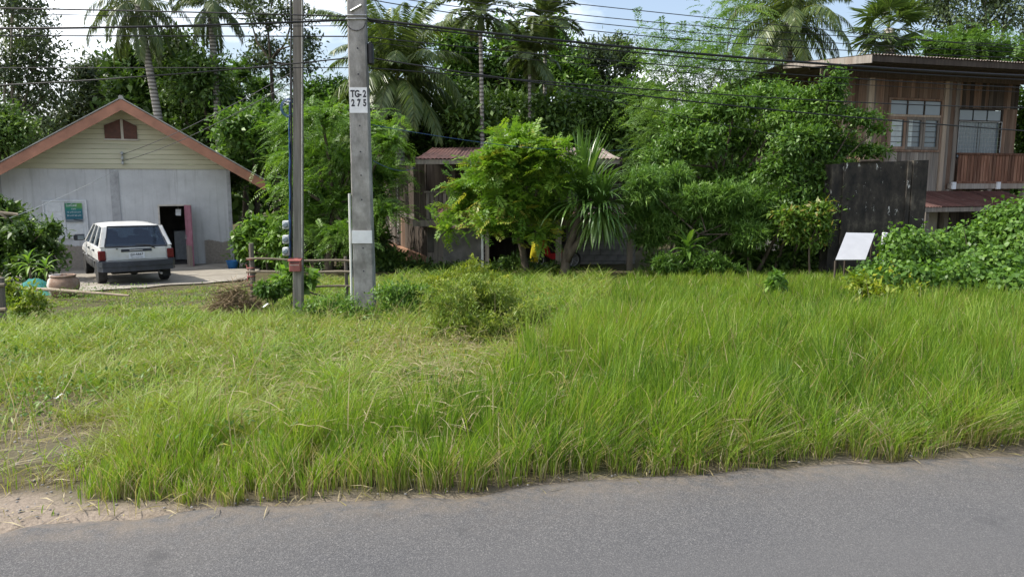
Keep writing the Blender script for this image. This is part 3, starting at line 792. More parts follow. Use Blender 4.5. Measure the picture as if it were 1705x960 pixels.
    # wheels
    for s in (-1, 1):
        for y in (.86, 3.45):
            w = bpy.data.objects.new('wheel', None); COL.objects.link(w); w.parent = root; w.location = (s * .74, y, .315)
            bm = BM(); lathe(bm, [(.20, -.10), (.295, -.10), (.315, -.07), (.315, .07), (.295, .10), (.20, .10)], 28)
            t = obj('tyre', bm, M['rubber'], w); t.rotation_euler = (0, math.pi / 2, 0)
            bm = BM(); lathe(bm, [(.03, .085), (.06, .09), (.15, .07), (.20, .095), (.205, .09), (.205, -.05), (.02, -.05)], 28)
            q = obj('rim', bm, M['rim'], w); q.rotation_euler = (0, s * math.pi / 2, 0)
    bm = BM(); tube(bm, [(.5, .25, .30), (.52, -.05, .28)], .03, 10); obj('exhaust_pipe', bm, M['steel'], root)
    bm = BM(); tube(bm, [(-.6, .86, .31), (.6, .86, .31)], .05, 8); tube(bm, [(0, .7, .31), (0, 1.0, .31)], .12, 10); obj('rear_axle', bm, M['rubber'], root)
    for s in (-1, 1): pbox('mud_flap', root, M['rubber'], s * .74 - .1, s * .74 + .1, .50, .52, .14, .5)
    pbox('side_sticker', root, M['white_paint'], -.868, -.861, 2.55, 2.75, .62, .93)
    return root
car()

# ------------------------------------------------------------------ middle house
def middle_house():
    Yf = 23.0
    zb = -1.12
    x = lambda px, Y=Yf: at(px, 400, Y).x
    z = lambda py, Y=Yf: at(852, py, Y).z - zb
    O = (x(808), Yf)
    root = thing('timber_house', 'low two storey timber house with rusty roof behind the yellowish tree', 'house', (O[0], O[1], zb))
    X = lambda px, Y=Yf: x(px, Y) - O[0]
    y = lambda Y: Y - Yf
    # upper roof: sheets from the front eave back to the ridge
    YE, YR = 22.6, 27.5
    xl, xr = X(693, YE), X(1030, YE)
    zE = z(264, YE); zR = zE + .52
    n = 11; w = (xr - xl) / n
    for i in range(n):
        corr_sheet('roof_sheet', root, M['rust'] if i < 8 else M['zinc'], xl + i * w, xl + (i + 1) * w + .06, (y(YE), zE + .004 * (i % 2)), (y(YR), zR + .004 * (i % 2)), .12, .016, .03, i)
        corr_sheet('roof_sheet', root, M['rust'], xl + i * w, xl + (i + 1) * w + .06, (y(YR) + 5, zE + .004 * (i % 2)), (y(YR) + .02, zR + .004 * (i % 2)), .12, .016, .03, i)
    pbox('fascia_board', root, M['grey_wood'], xl + .05, xr, y(YE) + .05, y(YE) + .08, zE - .16, zE - .025)
    bm = BM(); prism(bm, [(y(YE), zE - .02), (y(YR), zR - .02), (y(YR), zR - .17), (y(YE), zE - .17)], xl + .02, xl + .05, 'x'); obj('barge_board', bm, M['grey_wood'], root)
    for i in range(9):
        xx = xl + .2 + (xr - xl - .4) * i / 8
        bm = BM(); prism(bm, [(y(YE) + .1, zE - .03), (y(YR), zR - .03), (y(YR), zR - .13), (y(YE) + .1, zE - .13)], xx - .03, xx + .03, 'x'); obj('rafter', bm, M['dark_wood'], root)
    # upper storey
    YW = 24.0
    zf = z(366, YW)                 # upper floor
    u = lambda px: X(px, YW)
    ztop = zE + .10
    def planks(a, b, z0, z1, yy, mat, wdt=.15, name='plank'):
        nn = max(1, round(abs(b - a) / wdt)); ww = (b - a) / nn
        for q in range(nn):
            j = random.uniform(-.006, .006)
            pbox(name, root, mat, round(a + q * ww + .004, 3), round(a + (q + 1) * ww - .004, 3), yy + j, yy + .025 + j, z0, z1)
    planks(u(690), u(709), zf, ztop, y(YW), M['dark_wood'])
    planks(u(800), u(1034), zf, ztop, y(YW), M['dark_wood'])
    pbox('balcony_back_wall', root, M['dark_wood'], u(690), u(1034), y(26.6), y(26.65), zf, zE + .3)
    pbox('upper_floor', root, M['dark_wood'], u(690), u(1034), y(YW) + .06, y(29), zf - .10, zf)
    pbox('floor_beam', root, M['grey_wood'], u(688), u(1036), y(YW) - .08, y(YW) + .05, zf - .20, zf - .005)
    nn = 13; a, b = u(710), u(800)
    for q in range(nn):
        xx = a + (b - a) * (q + .5) / nn
        pbox('rail_slat', root, M['grey_wood'], xx - .050, xx + .050, y(YW) - .03, y(YW) - .008, zf + .02, z(322, YW))
    pbox('hand_rail', root, M['grey_wood'], a - .05, b, y(YW) - .05, y(YW) + .04, z(321, YW), z(318, YW))
    pbox('balcony_shelf', root, M['grey_wood'], u(742), b, y(YW) + .3, y(YW) + .5, z(312, YW), z(309, YW))
    for px in (756, 800, 915): pbox('upper_post', root, M['grey_wood'], u(px) - .06, u(px) + .06, y(YW) - .04, y(YW) + .08, zf, ztop)
    # lower storey
    YL = 24.5
    v = lambda px: X(px, YL)
    pbox('grey_panel', root, M['grey_block'], v(738), v(806), y(YL), y(YL) + .1, -.1, zf - .12)
    planks(v(711), v(738), 0, zf - .12, y(YL) + .03, M['grey_wood'], .16)
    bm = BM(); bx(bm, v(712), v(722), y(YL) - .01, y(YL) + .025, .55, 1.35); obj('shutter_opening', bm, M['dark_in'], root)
    # block wall under the house to the right, laid block by block
    bwz = 0.19; bww = .39; xa, xb = v(946), v(1066)
    rows = 8
    for r_ in range(rows):
        q = 0; xx = xa - (.195 if r_ % 2 else 0)
        while xx < xb:
            pbox('block', root, M['grey_block'], max(xx, xa), min(xx + bww - .012, xb) if min(xx + bww - .012, xb) - max(xx, xa) > .05 else max(xx, xa) + .05, y(25.4), y(25.5), r_ * bwz, (r_ + 1) * bwz - .012)
            xx += bww
    pbox('rear_wall', root, M['dark_wood'], v(700), v(1066), y(28.6), y(28.7), -.1, zf)
    # left wing wall running back
    A_ = Vector((v(711), y(YL) + .05)); B_ = Vector((at(643, 413, 31.5).x - O[0], y(31.5)))
    d = (B_ - A_); Lw = d.length; d.normalize(); ang = math.atan2(d.y, d.x)
    wing = bpy.data.objects.new('side_wall', None); COL.objects.link(wing); wing.parent = root; wing.location = (A_.x, A_.y, 0); wing.rotation_euler = (0, 0, ang)
    nn = 30
    for q in range(nn):
        mat = M['grey_wood'] if (q > 20 and q % 3) else (M['brown_wood'] if q in (14, 15, 16) else M['dark_wood'])
        pbox('plank', wing, mat, Lw * q / nn + .004, Lw * (q + 1) / nn - .004, -.02, .01, .42, zf - .1)
    pbox('mud_plinth', wing, M['mud_base'], 0, Lw, -.02, .12, -.2, .41)
    pbox('beam', wing, M['grey_wood'], 0, Lw, -.07, .03, zf - .098, zf + .08)
    for q in range(nn):
        pbox('plank', wing, M['dark_wood'], Lw * q / nn + .004, Lw * (q + 1) / nn - .004, -.02, .01, zf + .085, zf + 1.75)
    # porch
    YP = 22.5
    zp0 = z(356, YP); zp1 = z(340, 24.0)
    pa, pb = X(722, YP), X(1062, YP); n = 10; w = (pb - pa) / n
    for i in range(n):
        corr_sheet('porch_sheet', root, M['rust'] if i < 7 else M['zinc'], pa + i * w, pa + (i + 1) * w + .05, (y(YP), zp0 + .003 * (i % 2)), (y(YW) - .1, zp1 + .003 * (i % 2)), .12, .014, .02, 40 + i)
    pbox('porch_fascia', root, M['pale_wood'], pa, pb, y(YP) + .03, y(YP) + .055, zp0 - .10, zp0 - .02)
    for i, (pxa, mat, ww) in enumerate(((803, 'white_paint', .07), (811, 'grey_wood', .12), (930, 'grey_wood', .17), (1049, 'grey_wood', .17))):
        YY = 22.85
        xx = X(pxa, YY)
        pbox('porch_post', root, M[mat], xx - ww / 2, xx + ww / 2, y(YY) - .06, y(YY) + .06, -.15, zp0 + .05)
    return O, zb
MHO, MHZ = middle_house()

# ------------------------------------------------------------------ right house
def right_house():
    A = math.radians(17)
    C = at(1443, 300, 25.0); O = (C.x, C.y)
    P = lambda px, py: onplane(px, py, O, A)
    zb = h1(*O)
    root = thing('stilt_house', 'tall weathered plank house with windows, brown balcony and low pitched roof', 'house', (O[0], O[1], zb), A)
    L = lambda zz: zz - zb
    sz = lambda px, py: (P(px, py)[0], L(P(px, py)[1]))
    s1 = sz(1596, 200)[0]; s2 = sz(1693, 200)[0]
    zfl = sz(1600, 309)[1]
    # roof
    fo = 2.3
    O2 = (O[0] + fo * math.sin(A), O[1] - fo * math.cos(A))
    ex, ez = onplane(1452, 90, O2, A); ez = L(ez)
    xr = s2 + 3.2
    # rising gently to a ridge, measured on the left edge
    YL = 1.7; rise = .30
    n = 14; w = (xr - ex) / n
    for i in range(n):
        for (q0, q1) in (((-fo - .05, ez), (YL, ez + rise)), ((YL + 5.5, ez - .25), (YL + .02, ez + rise))):
            corr_sheet('roof_sheet', root, M['zinc'], ex + i * w, ex + (i + 1) * w + .05, (q0[0], q0[1] + .003 * (i % 2)), (q1[0], q1[1] + .003 * (i % 2)), .11, .016, .02, 70 + i)
    fh = .20
    pbox('fascia_board', root, M['dark_wood'], ex + .03, xr, -fo, -fo + .03, ez - fh, ez - .03)
    bm = BM(); prism(bm, [(-fo, ez - .02), (YL, ez + rise - .02), (YL, ez + rise - .16), (-fo, ez - .24)], ex, ex + .028, 'x'); obj('barge_board', bm, M['grey_wood'], root)
    for i in range(13):
        xx = ex + .3 + i * .75
        bm = BM(); prism(bm, [(-fo + .04, ez - .04), (YL, ez + rise - .04), (YL, ez + rise - .16), (-fo + .04, ez - .16)], xx - .03, xx + .03, 'x'); obj('rafter', bm, M['dark_wood'], root)
    pbox('soffit_beam', root, M['dark_wood'], ex + .05, xr, -.12, -.075, ez - .30, ez - .06)
    zt = ez + .02
    for q in range(9): pbox('soffit_batten', root, M['dark_wood'], ex + .06, xr, -fo + .2 + q * .24, -fo + .26 + q * .24, ez - .20 + q * .012, ez - .165 + q * .012)
    def planks(a, b, z0, z1, yy, mat, wd=.17, mixm=None, par=None, nm='plank'):
        nn = max(1, round((b - a) / wd)); ww = (b - a) / nn
        for q in range(nn):
            j = random.uniform(-.007, .007)
            m_ = mixm if (mixm and random.random() < .35) else mat
            pbox(nm, par or root, m_, round(a + q * ww + .004, 3), round(a + (q + 1) * ww - .004, 3), yy + j, yy + .026 + j, z0, z1)
    w0, wzt = sz(1483, 166); w1, wzb = sz(1561, 250)
    zlow = sz(1570, 318)[1]
    planks(0, w0 - .09, zlow, zt, 0, M['brown_wood'], .17, M['grey_wood'])
    planks(w0 - .09, w1 + .09, wzt + .08, zt, 0, M['brown_wood'], .17)
    planks(w0 - .09, w1 + .09, zlow, wzb - .08, 0, M['grey_wood'], .17)
    planks(w1 + .09, s1, zlow, zt, 0, M['grey_wood'], .17, M['brown_wood'])
    for px in (1447, 1571):
        sc = sz(px, 200)[0]; pbox('corner_post', root, M['pale_wood'], sc - .08, sc + .08, -.07, -.012, zlow, zt)
    # triple casement with ribbed lights above
    def frame(a, b, z0, z1, yy, mat, name, t=.07):
        bm = BM(); bx(bm, a - t, a, yy - .04, yy + .05, z0 - t, z1 + t); bx(bm, b, b + t, yy - .04, yy + .05, z0 - t, z1 + t)
        bx(bm, a, b, yy - .04, yy + .05, z1, z1 + t); bx(bm, a, b, yy - .04, yy + .05, z0 - t, z0); return obj(name, bm, mat, root)
    wf = frame(w0, w1, wzb, wzt, 0, M['brown_wood'], 'window_frame')
    zmid = sz(1520, 193)[1]
    pbox('transom', wf, M['pale_wood'], w0, w1, -.035, .04, zmid - .035, zmid + .035)
    pw = (w1 - w0) / 3
    for q in range(3):
        a, b = w0 + q * pw, w0 + (q + 1) * pw
        pbox('ribbed_light', wf, M['ribbed'], a + .025, b - .025, .0, .012, zmid + .045, wzt - .02)
        if q: pbox('mullion', wf, M['dark_wood'], a - .02, a + .02, -.03, .03, zmid + .04, wzt)
        st = .09
        bm = BM(); zz0, zz1 = wzb + .01, zmid - .04
        bx(bm, a + .01, a + st, -.025, .015, zz0, zz1); bx(bm, b - st, b - .01, -.025, .015, zz0, zz1); bx(bm, a + st, b - st, -.025, .015, zz0, zz0 + st); bx(bm, a + st, b - st, -.025, .015, zz1 - st, zz1)
        sa = obj('casement', bm, M['grey_wood'] if q else M['brown_wood'], root)
        pbox('pane', sa, M['pane'], a + st, b - st, .03, .036, zz0 + st, zz1 - st)
        if q < 2:
            bm = BM(); wd_ = (b - a - 2 * st) * (.85 if q == 0 else .35)
            pts = [(a + st + .02 + wd_ * t_, .022 + .006 * math.sin(t_ * 18)) for t_ in np.linspace(0, 1, 12)]
            for (p0, p1) in zip(pts, pts[1:]):
                vs = [bm.verts.new((p0[0], p0[1], zz0 + st)), bm.verts.new((p1[0], p1[1], zz0 + st)), bm.verts.new((p1[0], p1[1], zz1 - st)), bm.verts.new((p0[0], p0[1], zz1 - st))]; bm.faces.new(vs)
            obj('curtain', bm, M['curtain'], sa)
        for g_ in range(4):
            pbox('glazing_bar', sa, M['dark_wood'], a + st, b - st, .016, .021, zz0 + st + (zz1 - zz0 - 2 * st) * (g_ + .8) / 5, zz0 + st + (zz1 - zz0 - 2 * st) * (g_ + .8) / 5 + .018)
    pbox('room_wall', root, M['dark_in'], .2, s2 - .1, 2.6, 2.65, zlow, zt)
    # set back balcony wall with grilled window
    yb = .55
    Ob = (O[0] - yb * math.sin(A), O[1] + yb * math.cos(A))
    pz = lambda px, py: (onplane(px, py, Ob, A)[0], L(onplane(px, py, Ob, A)[1]))
    g0, gzt = pz(1597, 182); g1, gzb = pz(1661, 262); e1 = pz(1693, 200)[0]
    planks(s1, e1, gzt + .05, zt, yb, M['dark_wood'], .17, M['brown_wood'])
    planks(g1 + .06, e1, zlow, gzt + .05, yb, M['brown_wood'], .2)
    planks(s1, g1 + .06, zlow, gzb - .02, yb, M['brown_wood'], .17)
    planks(0, 0, 0, 0, 0, M['brown_wood']) if False else None
    pbox('return_wall', root, M['brown_wood'], s1 - .03, s1, .03, yb, zlow, zt)
    gf = frame(g0, g1, gzb, gzt, yb, M['dark_wood'], 'window_frame', .05)
    zm = pz(1630, 203)[1]
    pbox('transom', gf, M['dark_wood'], g0, g1, yb - .03, yb + .06, zm + .002, zm + .05)
    pbox('back_board', gf, M['dark_in'], g0 - .05, g1 + .05, yb + .30, yb + .33, gzb - .1, gzt + .1)
    for q in range(3):
        a = g0 + (g1 - g0) * q / 3; b = g0 + (g1 - g0) * (q + 1) / 3
        pbox('ribbed_light', gf, M['ribbed'], a + .03, b - .03, yb, yb + .01, zm + .05, gzt - .02)
    for q in range(2):
        a = g0 + (g1 - g0) * q / 2; b = g0 + (g1 - g0) * (q + 1) / 2
        pbox('pane', gf, M['pane'], a + .02, b - .02, yb + .05, yb + .056, gzb, zm)
        bm = BM(); yy = yb - .06; t = .014
        for (p, r_) in (((a, gzb), (b, gzb)), ((b, gzb), (b, zm)), ((b, zm), (a, zm)), ((a, zm), (a, gzb))):
            tube(bm, [(p[0], yy, p[1]), (r_[0], yy, r_[1])], t, 5)
        nb = 7
        for i in range(1, nb): tube(bm, [(a + (b - a) * i / nb, yy, gzb), (a + (b - a) * i / nb, yy, zm)], .004, 4)
        for i in range(1, 9): tube(bm, [(a, yy, gzb + (zm - gzb) * i / 9), (b, yy, gzb + (zm - gzb) * i / 9)], .003, 4)
        obj('window_grille', bm, M['grey_plastic'], gf)
    # balcony rail of upright boards
    r0 = sz(1592, 260)[0]; r1 = s2 + 2.2; rzt = sz(1640, 256)[1]; rzb = sz(1640, 302)[1]
    yr = -.10
    nn = round((r1 - r0) / .14); ww = (r1 - r0) / nn
    for q in range(nn):
        j = random.uniform(-.006, .006)
        pbox('rail_slat', root, M['red_wood'], round(r0 + q * ww + .012, 3), round(r0 + (q + 1) * ww - .012, 3), yr + j, yr + .022 + j, rzb, rzt - .05)
    pbox('hand_rail', root, M['red_wood'], r0 - .03, r1, yr - .04, yr + .06, rzt - .05, rzt + .02)
    pbox('bottom_rail', root, M['red_wood'], r0 - .03, r1, yr - .03, yr + .05, rzb - .07, rzb)
    pbox('floor_beam', root, M['grey_wood'], s1 - .3, r1, yr - .05, yr + .05, rzb - .25, rzb - .075)
    pbox('balcony_floor', root, M['grey_wood'], s1, r1, yr + .06, yb, rzb - .13, rzb - .075)
    for px in (1581, 1655): pbox('beam_block', root, M['white_paint'], sz(px, 300)[0] - .08, sz(px, 300)[0] + .08, yr - .11, yr - .055, rzb - .26, rzb - .02)
    # left side wall running back; its sunlight partly put into paler planks
    sw = bpy.data.objects.new('side_wall', None); COL.objects.link(sw); sw.parent = root; sw.rotation_euler = (0, 0, math.pi / 2)
    Q = lambda px, py: onplane(px, py, O, A + math.pi / 2)
    a0, t0 = Q(1362, 178); a1, b1 = Q(1308, 216); t0, b1 = L(t0), L(b1)
    if a0 > a1: a0, a1 = a1, a0
    planks(.03, a0, zlow, zt + .05, 0, M['brown_wood'], .18, M['pale_wood'], sw)
    planks(a0, a1, t0, zt + .1, 0, M['brown_wood'], .18, None, sw)
    planks(a0, a1, zlow, b1, 0, M['pale_wood'], .18, None, sw)
    planks(a1, 6.2, zlow, zt + .1, 0, M['pale_wood'], .18, M['brown_wood'], sw)
    m3 = (a1 - a0) / 3
    for q in range(3):
        pbox('shutter', sw, M['brown_wood'] if q % 2 else M['pale_wood'], a0 + q * m3 + .03, a0 + (q + 1) * m3 - .03, .0, .03, b1 + .02, t0 - .02)
        pbox('pane', sw, M['curtain'], a0 + q * m3 + .14, a0 + (q + 1) * m3 - .14, .031, .036, b1 + .15, t0 - .15)
    # ground floor: pale rendered walls, dark boards, posts
    pbox('lower_wall', root, M['pale_block'], .0, 3.2, .15, .27, -.2, zlow - .02)
    bm = BM(); bx(bm, -.02, .1, .28, 6.2, -.2, zlow - .02); obj('lower_wall', bm, M['pale_block'], root)
    planks(sz(1556, 360)[0], s2 + 1.5, -.1, zlow - .3, .3, M['dark_wood'], .2)
    pbox('ground_beam', root, M['dark_wood'], 0, s2, .02, .14, zlow - .16, zlow - .01)
    for px in (1572, 1640, 1700): pbox('post', root, M['grey_wood'], sz(px, 360)[0] - .09, sz(px, 360)[0] + .09, -.1, .08, -.2, rzb - .26)
    # lean-to of rust red sheets
    ya, yb2 = -2.1, -.12
    Oa = (O[0] - ya * math.sin(A), O[1] + ya * math.cos(A))
    pa = onplane(1546, 342, Oa, A); pb_ = onplane(1668, 345, Oa, A)
    za = L((pa[1] + pb_[1]) / 2); zb2 = sz(1600, 318)[1]
    n = 7; xa, xb = pa[0] - .1, pb_[0] + 2.2; w = (xb - xa) / n
    for i in range(n):
        corr_sheet('lean_to_sheet', root, M['rust'], xa + i * w, xa + (i + 1) * w + .05, (ya, za + .003 * (i % 2)), (yb2, zb2 + .003 * (i % 2)), .11, .015, .03, 120 + i)
    pbox('lean_to_fascia', root, M['grey_wood'], xa, xa + w * 3.4, ya + .02, ya + .05, za - .16, za - .025)
    pbox('lean_to_fascia', root, M['red_wood'], xa + w * 3.5, xb, ya + .12, ya + .15, za - .26, za - .025)
    for q in range(6): pbox('lean_to_rafter', root, M['dark_wood'], xa + .2 + q * (xb - xa) / 6, xa + .26 + q * (xb - xa) / 6, ya + .06, yb2, za - .12, za - .03)
    for xx in (xa + .15, xa + 2.6, xb - .3): pbox('lean_to_post', root, M['grey_wood'], xx - .06, xx + .06, ya + .06, ya + .18, -.2, za - .1)
    # cable clip hanging under the eave
    cx_, cz_ = sz(1558, 118); pbox('eave_insulator', root, M['grey_plastic'], cx_ - .03, cx_ + .03, -.9, -.84, cz_ - .1, cz_ + .14)
    return O
RHO = right_house()

# ------------------------------------------------------------------ black concrete wall stub, white board
def stub():
    Y = 19.2
    a = at(1405, 300, Y); b = at(1521, 300, Y)
    zb = h1(a.x, Y) - .1
    t = thing('concrete_wall', 'tall mould blackened concrete wall with white flecks behind the white board', 'wall', (a.x, Y, zb), math.radians(4))
    w = b.x - a.x; h = at(1450, 269, Y).z - zb
    bm = BM(); pts = [(0, 0), (w, 0), (w, h + .01), (w * .6, h), (w * .3, h - .01), (0, h - .03)]; prism(bm, pts, 0, .16); obj('slab', bm, M['black_wall'], t)
    bm = BM(); prism(bm, [(-.28, 0), (-.01, 0), (-.01, h - .05), (-.28, h - .06)], .06, .5); obj('side_pier', bm, M['black_wall'], t)
    bm = BM(); prism(bm, [(w + .01, 0), (w + .40, 0), (w + .40, h + .04), (w + .01, h + .03)], -.06, .7); obj('side_pier', bm, M['black_wall'], t)
    bm = BM(); prism(bm, [(w - .12, 0), (w - .02, 0), (w - .02, h), (w - .12, h)], -.05, -.005); obj('rib', bm, M['black_wall'], t)
    bm = BM(); tube(bm, [(.35, -.05, h + .01), (w * .5, -.02, h + .03)], .035, 6); obj('loose_stick', bm, M['dark_wood'], t)
stub()
def board():
    Y0, Y1 = 16.6, 17.3
    A_, B_, C_, D_ = at(1391, 432, Y0), at(1441, 432, Y0), at(1457, 388, Y1), at(1409, 387, Y1)
    O = (A_ + B_) / 2; zb = h1(O.x, Y0)
    t = thing('white_board', 'blank white board tilted on dark legs in front of blackened wall', 'board', (O.x, O.y, zb))
    ps = [p - Vector((O.x, O.y, zb)) for p in (A_, B_, C_, D_)]
    n = (ps[1] - ps[0]).cross(ps[3] - ps[0]).normalized() * .025
    bm = BM(); A2 = [bm.verts.new(p) for p in ps]; B2 = [bm.verts.new(p - n) for p in ps]
    bm.faces.new(A2); bm.faces.new(B2[::-1])
    for q in range(4): bm.faces.new((A2[q], B2[q], B2[(q + 1) % 4], A2[(q + 1) % 4]))
    bmesh.ops.recalc_face_normals(bm, faces=bm.faces[:]); obj('sheet', bm, M['white_board'], t)
    for p in (ps[0] * .97 + ps[1] * .03,):
        bm = BM(); tube(bm, [(p.x, p.y + .04, p.z - .03), (p.x, p.y + .04, -.1)], .025, 6); obj('leg', bm, M['dark_wood'], t)
    for p in (ps[3] * .95 + ps[2] * .05, ps[2] * .95 + ps[3] * .05):
        bm = BM(); tube(bm, [(p.x, p.y + .05, p.z - .03), (p.x, p.y + .05, -.1)], .025, 6); obj('leg', bm, M['dark_wood'], t)
board()
g_ = gp(1470, 17.6); tz = at(1470, 387, 17.6).z
bm = BM(); bx(bm, -.05, .05, -.05, .05, -.1, tz - g_.z, .012)
o = obj('marker_post', bm, M['white_paint']); o.location = g_; props(o, 'short white post standing out of the vines right of the white board', 'post')

# ------------------------------------------------------------------ poles
def concrete_pole():
    Y = 12.3
    top = at(594, -260, Y); b = at(608, 500, Y); zb = h1(b.x, Y) - .15
    t = thing('utility_pole', 'thick concrete utility pole stencilled TG-2 275 on a white panel', 'utility pole', (b.x, Y, zb))
    wb = 35 * Y / FPX / 2; zt = top.z - zb
    w5 = 29 * Y / FPX / 2                      # half width at photo top
    z0 = at(594, 0, Y).z - zb
    W_ = lambda z: wb + (w5 - wb) * z / z0
    lean = (at(594, 0, Y).x - b.x) / z0
    cxz = lambda z: lean * z
    def face(z): return -W_(z) * .62
    bm = BM(); rings = []
    for z in np.linspace(0, zt, 14):
        w = W_(z); d = w * .62; c = .02
        pts = [(-w + c, -d), (w - c, -d), (w, -d + c), (w, d - c), (w - c, d), (-w + c, d), (-w, d - c), (-w, -d + c)]
        rings.append([bm.verts.new((cxz(z) + x, y, z)) for x, y in pts])
    for a, q in zip(rings, rings[1:]):
        for i in range(8): bm.faces.new((a[i], a[(i + 1) % 8], q[(i + 1) % 8], q[i]))
    bm.faces.new(rings[0][::-1]); bm.faces.new(rings[-1])
    obj('shaft', bm, M['pole'], t)
    zz = lambda py: at(600, py, Y).z - zb
    def slab(z0_, z1_, k, th, mat, name):
        bm = BM(); v = []
        for z in (z0_, z1_):
            w = W_(z) * k
            v.append([bm.verts.new((cxz(z) + x, face(z) - y, z)) for x, y in ((-w, th), (w, th), (w, -.02), (-w, -.02))])
        for i in range(4): bm.faces.new((v[0][i], v[0][(i + 1) % 4], v[1][(i + 1) % 4], v[1][i]))
        bm.faces.new(v[0][::-1]); bm.faces.new(v[1]); bmesh.ops.recalc_face_normals(bm, faces=bm.faces[:])
        return obj(name, bm, mat, t)
    pn = slab(zz(189), zz(147), .93, .006, M['white_paint'], 'number_panel')
    step = slab(zz(404), zz(383), .99, .018, M['white_paint'], 'painted_step')
    for txt, py, cs in (('TG-2', 158, None), ('275', 173, None)):
        z = zz(py); h = (14 * Y / FPX)
        n = len(txt)
        xsn = {'TG-2': (-.62, -.12, .26, .72), '275': (-.6, .05, .72)}[txt]
        for ch, xf in zip(txt, xsn):
            o = textmesh(ch, h * 1.06, M['black_paint'], 'stencil_character', pn, (cxz(z) + xf * W_(z) * .93, face(z) - .0085, z), sx=.74, off=.006)
    z7 = zz(167)
    bm = BM(); prism(bm, [(-.012, 0), (.012, 0), (.005, .035), (-.005, .035)], face(z7) - .0095, face(z7) - .0075)
    o = obj('stencil_character', bm, M['black_paint'], pn); o.location = (cxz(z7) + .055 * W_(z7), 0, z7 - .02)
    for py in (82, 125, 210, 253, 292, 332, 412, 450, 485):
        z = zz(py); bm = BM(); lathe(bm, [(.013, 0), (.013, .008)], 8)
        o = obj('bolt_hole', bm, M['black_paint'], t); o.rotation_euler = (math.pi / 2, 0, 0); o.location = (cxz(z) + .01, face(z) + .004, z)
    for py, wdt in ((28, .05), (34, .045)):
        z = zz(py); w = W_(z)
        bm = BM(); pts = [(-w - .015, -w * .62 - .015), (w + .015, -w * .62 - .015), (w + .015, w * .62 + .015), (-w - .015, w * .62 + .015), (-w - .015, -w * .62 - .015)]
        tube(bm, [(cxz(z) + x, y, z) for x, y in pts], .012, 6); obj('steel_band', bm, M['steel'], t)
    z = zz(17); bm = BM(); tube(bm, [(cxz(z) - .08, face(z) - .02, z - .04), (cxz(z) + .09, face(z) - .02, z + .05)], .018, 6); obj('cross_bolt', bm, M['steel'], t)
    z = zz(40); bm = BM(); tube(bm, [(cxz(z) + W_(z) * math.cos(a_), face(z) - .015, z - .12 * math.sin(a_)) for a_ in np.linspace(0, math.pi, 9)], .007, 5); obj('slack_wire', bm, M['cable'], t)
    # splice box behind the right edge
    z0_, z1_ = zz(108), zz(72); w = W_(z0_)
    bm = BM(); bx(bm, cxz(z0_) + w + .005, cxz(z0_) + w + .09, -.05, .08, z0_, z1_, .02); obj('splice_case', bm, M['cable'], t)
    # PVC conduit up the left side
    zt_ = zz(322)
    bm = BM(); tube(bm, [(cxz(0) - wb - .035, -.08, 0), (cxz(.2) - wb - .035, -.08, .25), (cxz(zt_) - W_(zt_) - .03, -.08, zt_)], .022, 8); obj('conduit', bm, M['pvc'], t)
    return Y
YPOLE = concrete_pole()
